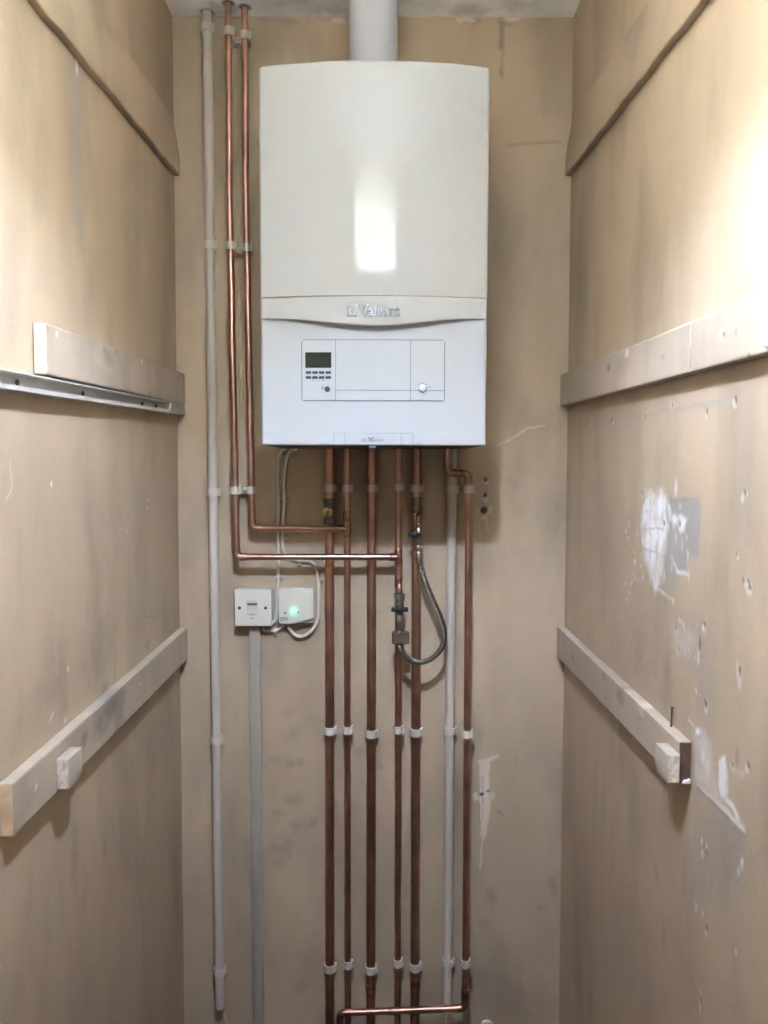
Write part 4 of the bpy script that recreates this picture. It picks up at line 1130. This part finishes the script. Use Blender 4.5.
def cable_clip(px, py, d, label):
    p = at(px, py, yc); d = Vector(d).normalized(); side = Vector((d.z, 0, -d.x)); b = MB()
    u = 0.0046
    poly = [(u + 0.0014, 0.006), (u + 0.0014, -0.001)] + [((u + 0.0014) * math.cos(a), -(u + 0.0014) * math.sin(a)) for a in np.linspace(0.2, PI - 0.2, 8)] + [(-u - 0.0014, -0.001), (-u - 0.0014, 0.006), (-u, 0.006), (-u, 0)] + \
           [(u * math.cos(a), -u * math.sin(a)) for a in np.linspace(PI, 0, 9)] + [(u, 0.006)]
    v0, v1_ = [], []
    for a_, y_ in poly:
        q = Vector(p) + side * a_ + Vector((0, y_ - 0.0012, 0)); v0.append(b.bm.verts.new(q - d * 0.004)); v1_.append(b.bm.verts.new(q + d * 0.004))
    b.face(v0); b.face(v1_[::-1])
    for k in range(len(poly)):
        b.face([v0[k], v1_[k], v1_[(k + 1) % len(poly)], v0[(k + 1) % len(poly)]])
    nq = Vector(p) + side * 0.009 + Vector((0, -0.0035, 0))
    t = thing('cable_clip', (p.x, WALL_Y, p.z), label, 'cable clip', 'cable clips on the white cables')
    b.build('saddle', M['clip'], t)
    MB().box(min(nq.x, nq.x) - 0.0034, nq.x + 0.0034, WALL_Y - 0.0075, WALL_Y + 0.0002, nq.z - 0.0034, nq.z + 0.0034).bevel(0.0008, 1).build('boss', M['clip'], t)
    MB().lathe((nq.x, WALL_Y - 0.0074, nq.z), (0, -1, 0), [(0, 0.0014), (0.004, 0.0014), (0.0042, 0.0024), (0.005, 0.002)], 12).build('nail', M['steel'], t)


for px, py, d, lb in ((279.0, 457, (-.2, 0, 1), 'topmost cable clip on the straight cable, just under the boiler'), (287.6, 457.5, (.35, 0, 1), 'topmost cable clip on the curling cable, just under the boiler'),
                      (278.2, 499.5, (0, 0, 1), 'cable clip on the straight cable above the horizontal copper runs'), (284.3, 495.5, (0, 0, 1), 'cable clip on the curling cable above the horizontal copper runs'),
                      (282.4, 538, (0, 0, 1), 'cable clip on the curling cable between the two horizontal copper runs'), (278.2, 577.5, (0, 0, 1), 'cable clip on the straight cable above the receiver'),
                      (299.5, 560.8, (1, 0, .05), 'cable clip just under the lower horizontal copper run'), (318.0, 580, (-.03, 0, 1), 'cable clip at the upper right corner of the receiver'),
                      (275.5, 630.5, (1, 0, .1), 'cable clip on the short cable below the spur and receiver')):
    cable_clip(px, py, d, lb)

# small fitting low on the back wall, right of the last pipe
p = at(487, 1023, WALL_Y)
o = thing('wall_elbow', (p.x, WALL_Y, p.z), 'little white pipe collar low on the back wall at the frame edge', 'pipe fitting')
MB().lathe((p.x, WALL_Y - 0.0016, p.z - 0.004), (0, -1, 0), [(0, 0.016), (0.006, 0.016), (0.008, 0.014), (0.008, 0.0105), (0.014, 0.0105)], 24).build('collar', M['clip'], o)
MB().lathe((p.x, WALL_Y - 0.0160, p.z - 0.004), (0, -1, 0), [(0, 0.0092), (0.004, 0.0092)], 20).build('bore', M['under'], o)

# ------------------------------------------------------------------ the pendant lamp (above the frame, seen mirrored in the boiler)
LX, LY, LZ = -0.025, 0.66, H + 0.688
zb_, zt_, rr = H + 0.608, H + 0.835, 0.134
lamp = thing('pendant_lamp', (LX, LY, zb_), 'drum shade pendant lamp mirrored as a glowing cylinder in the boiler front', 'lamp')
b = MB(); n = 48; rings = []
for r_, z in ((rr, zb_), (rr, zt_)):
    rings.append([b.bm.verts.new((LX + r_ * math.cos(2 * PI * i / n), LY + r_ * math.sin(2 * PI * i / n), z)) for i in range(n)])
for i in range(n): b.face([rings[0][i], rings[0][(i + 1) % n], rings[1][(i + 1) % n], rings[1][i]])
b.build('lamp_shade', M['shade'], lamp)
MB().lathe((LX, LY, LZ - 0.032), (0, 0, 1), [(0, 0.003), (0.003, 0.010), (0.011, 0.018), (0.025, 0.0215), (0.039, 0.0195), (0.053, 0.014), (0.0635, 0.0125)], 24).build('bulb', M['bulb'], lamp)
MB().lathe((LX, LY, LZ + 0.032), (0, 0, 1), [(0, 0.0150), (0.05, 0.0150), (0.055, 0.008)], 20).build('lamp_holder', M['plastic'], lamp)
MB().tube([(LX, LY, LZ + 0.086), (LX, LY, CEIL - 0.026)], 0.0035, 10).build('cord', M['cable'], lamp)
MB().lathe((LX, LY, CEIL - 0.027), (0, 0, 1), [(0, 0.014), (0.004, 0.040), (0.025, 0.046)], 32).build('ceiling_rose', M['plastic'], lamp)
for k in range(3):
    a = 2 * PI * k / 3
    MB().tube([(LX + 0.015 * math.cos(a), LY + 0.015 * math.sin(a), LZ + 0.06), (LX + (rr - 0.001) * math.cos(a), LY + (rr - 0.001) * math.sin(a), zt_ - 0.004)], 0.0014, 8).build('spoke', M['steel'], lamp)

# ------------------------------------------------------------------ world and view
w = bpy.data.worlds.new('world'); bpy.context.scene.world = w; w.use_nodes = True
w.node_tree.nodes['Background'].inputs['Color'].default_value = (0.6, 0.7, 0.9, 1); w.node_tree.nodes['Background'].inputs['Strength'].default_value = 0.0
s = bpy.context.scene
s.view_settings.view_transform = 'Standard'; s.view_settings.look = 'None'; s.view_settings.gamma = 1.0; s.view_settings.use_curve_mapping = False
s.view_settings.exposure = 1.42
s.cycles.use_denoising = True
s.cycles.max_bounces = 14; s.cycles.diffuse_bounces = 8; s.cycles.glossy_bounces = 5
s.cycles.sample_clamp_indirect = 60.0
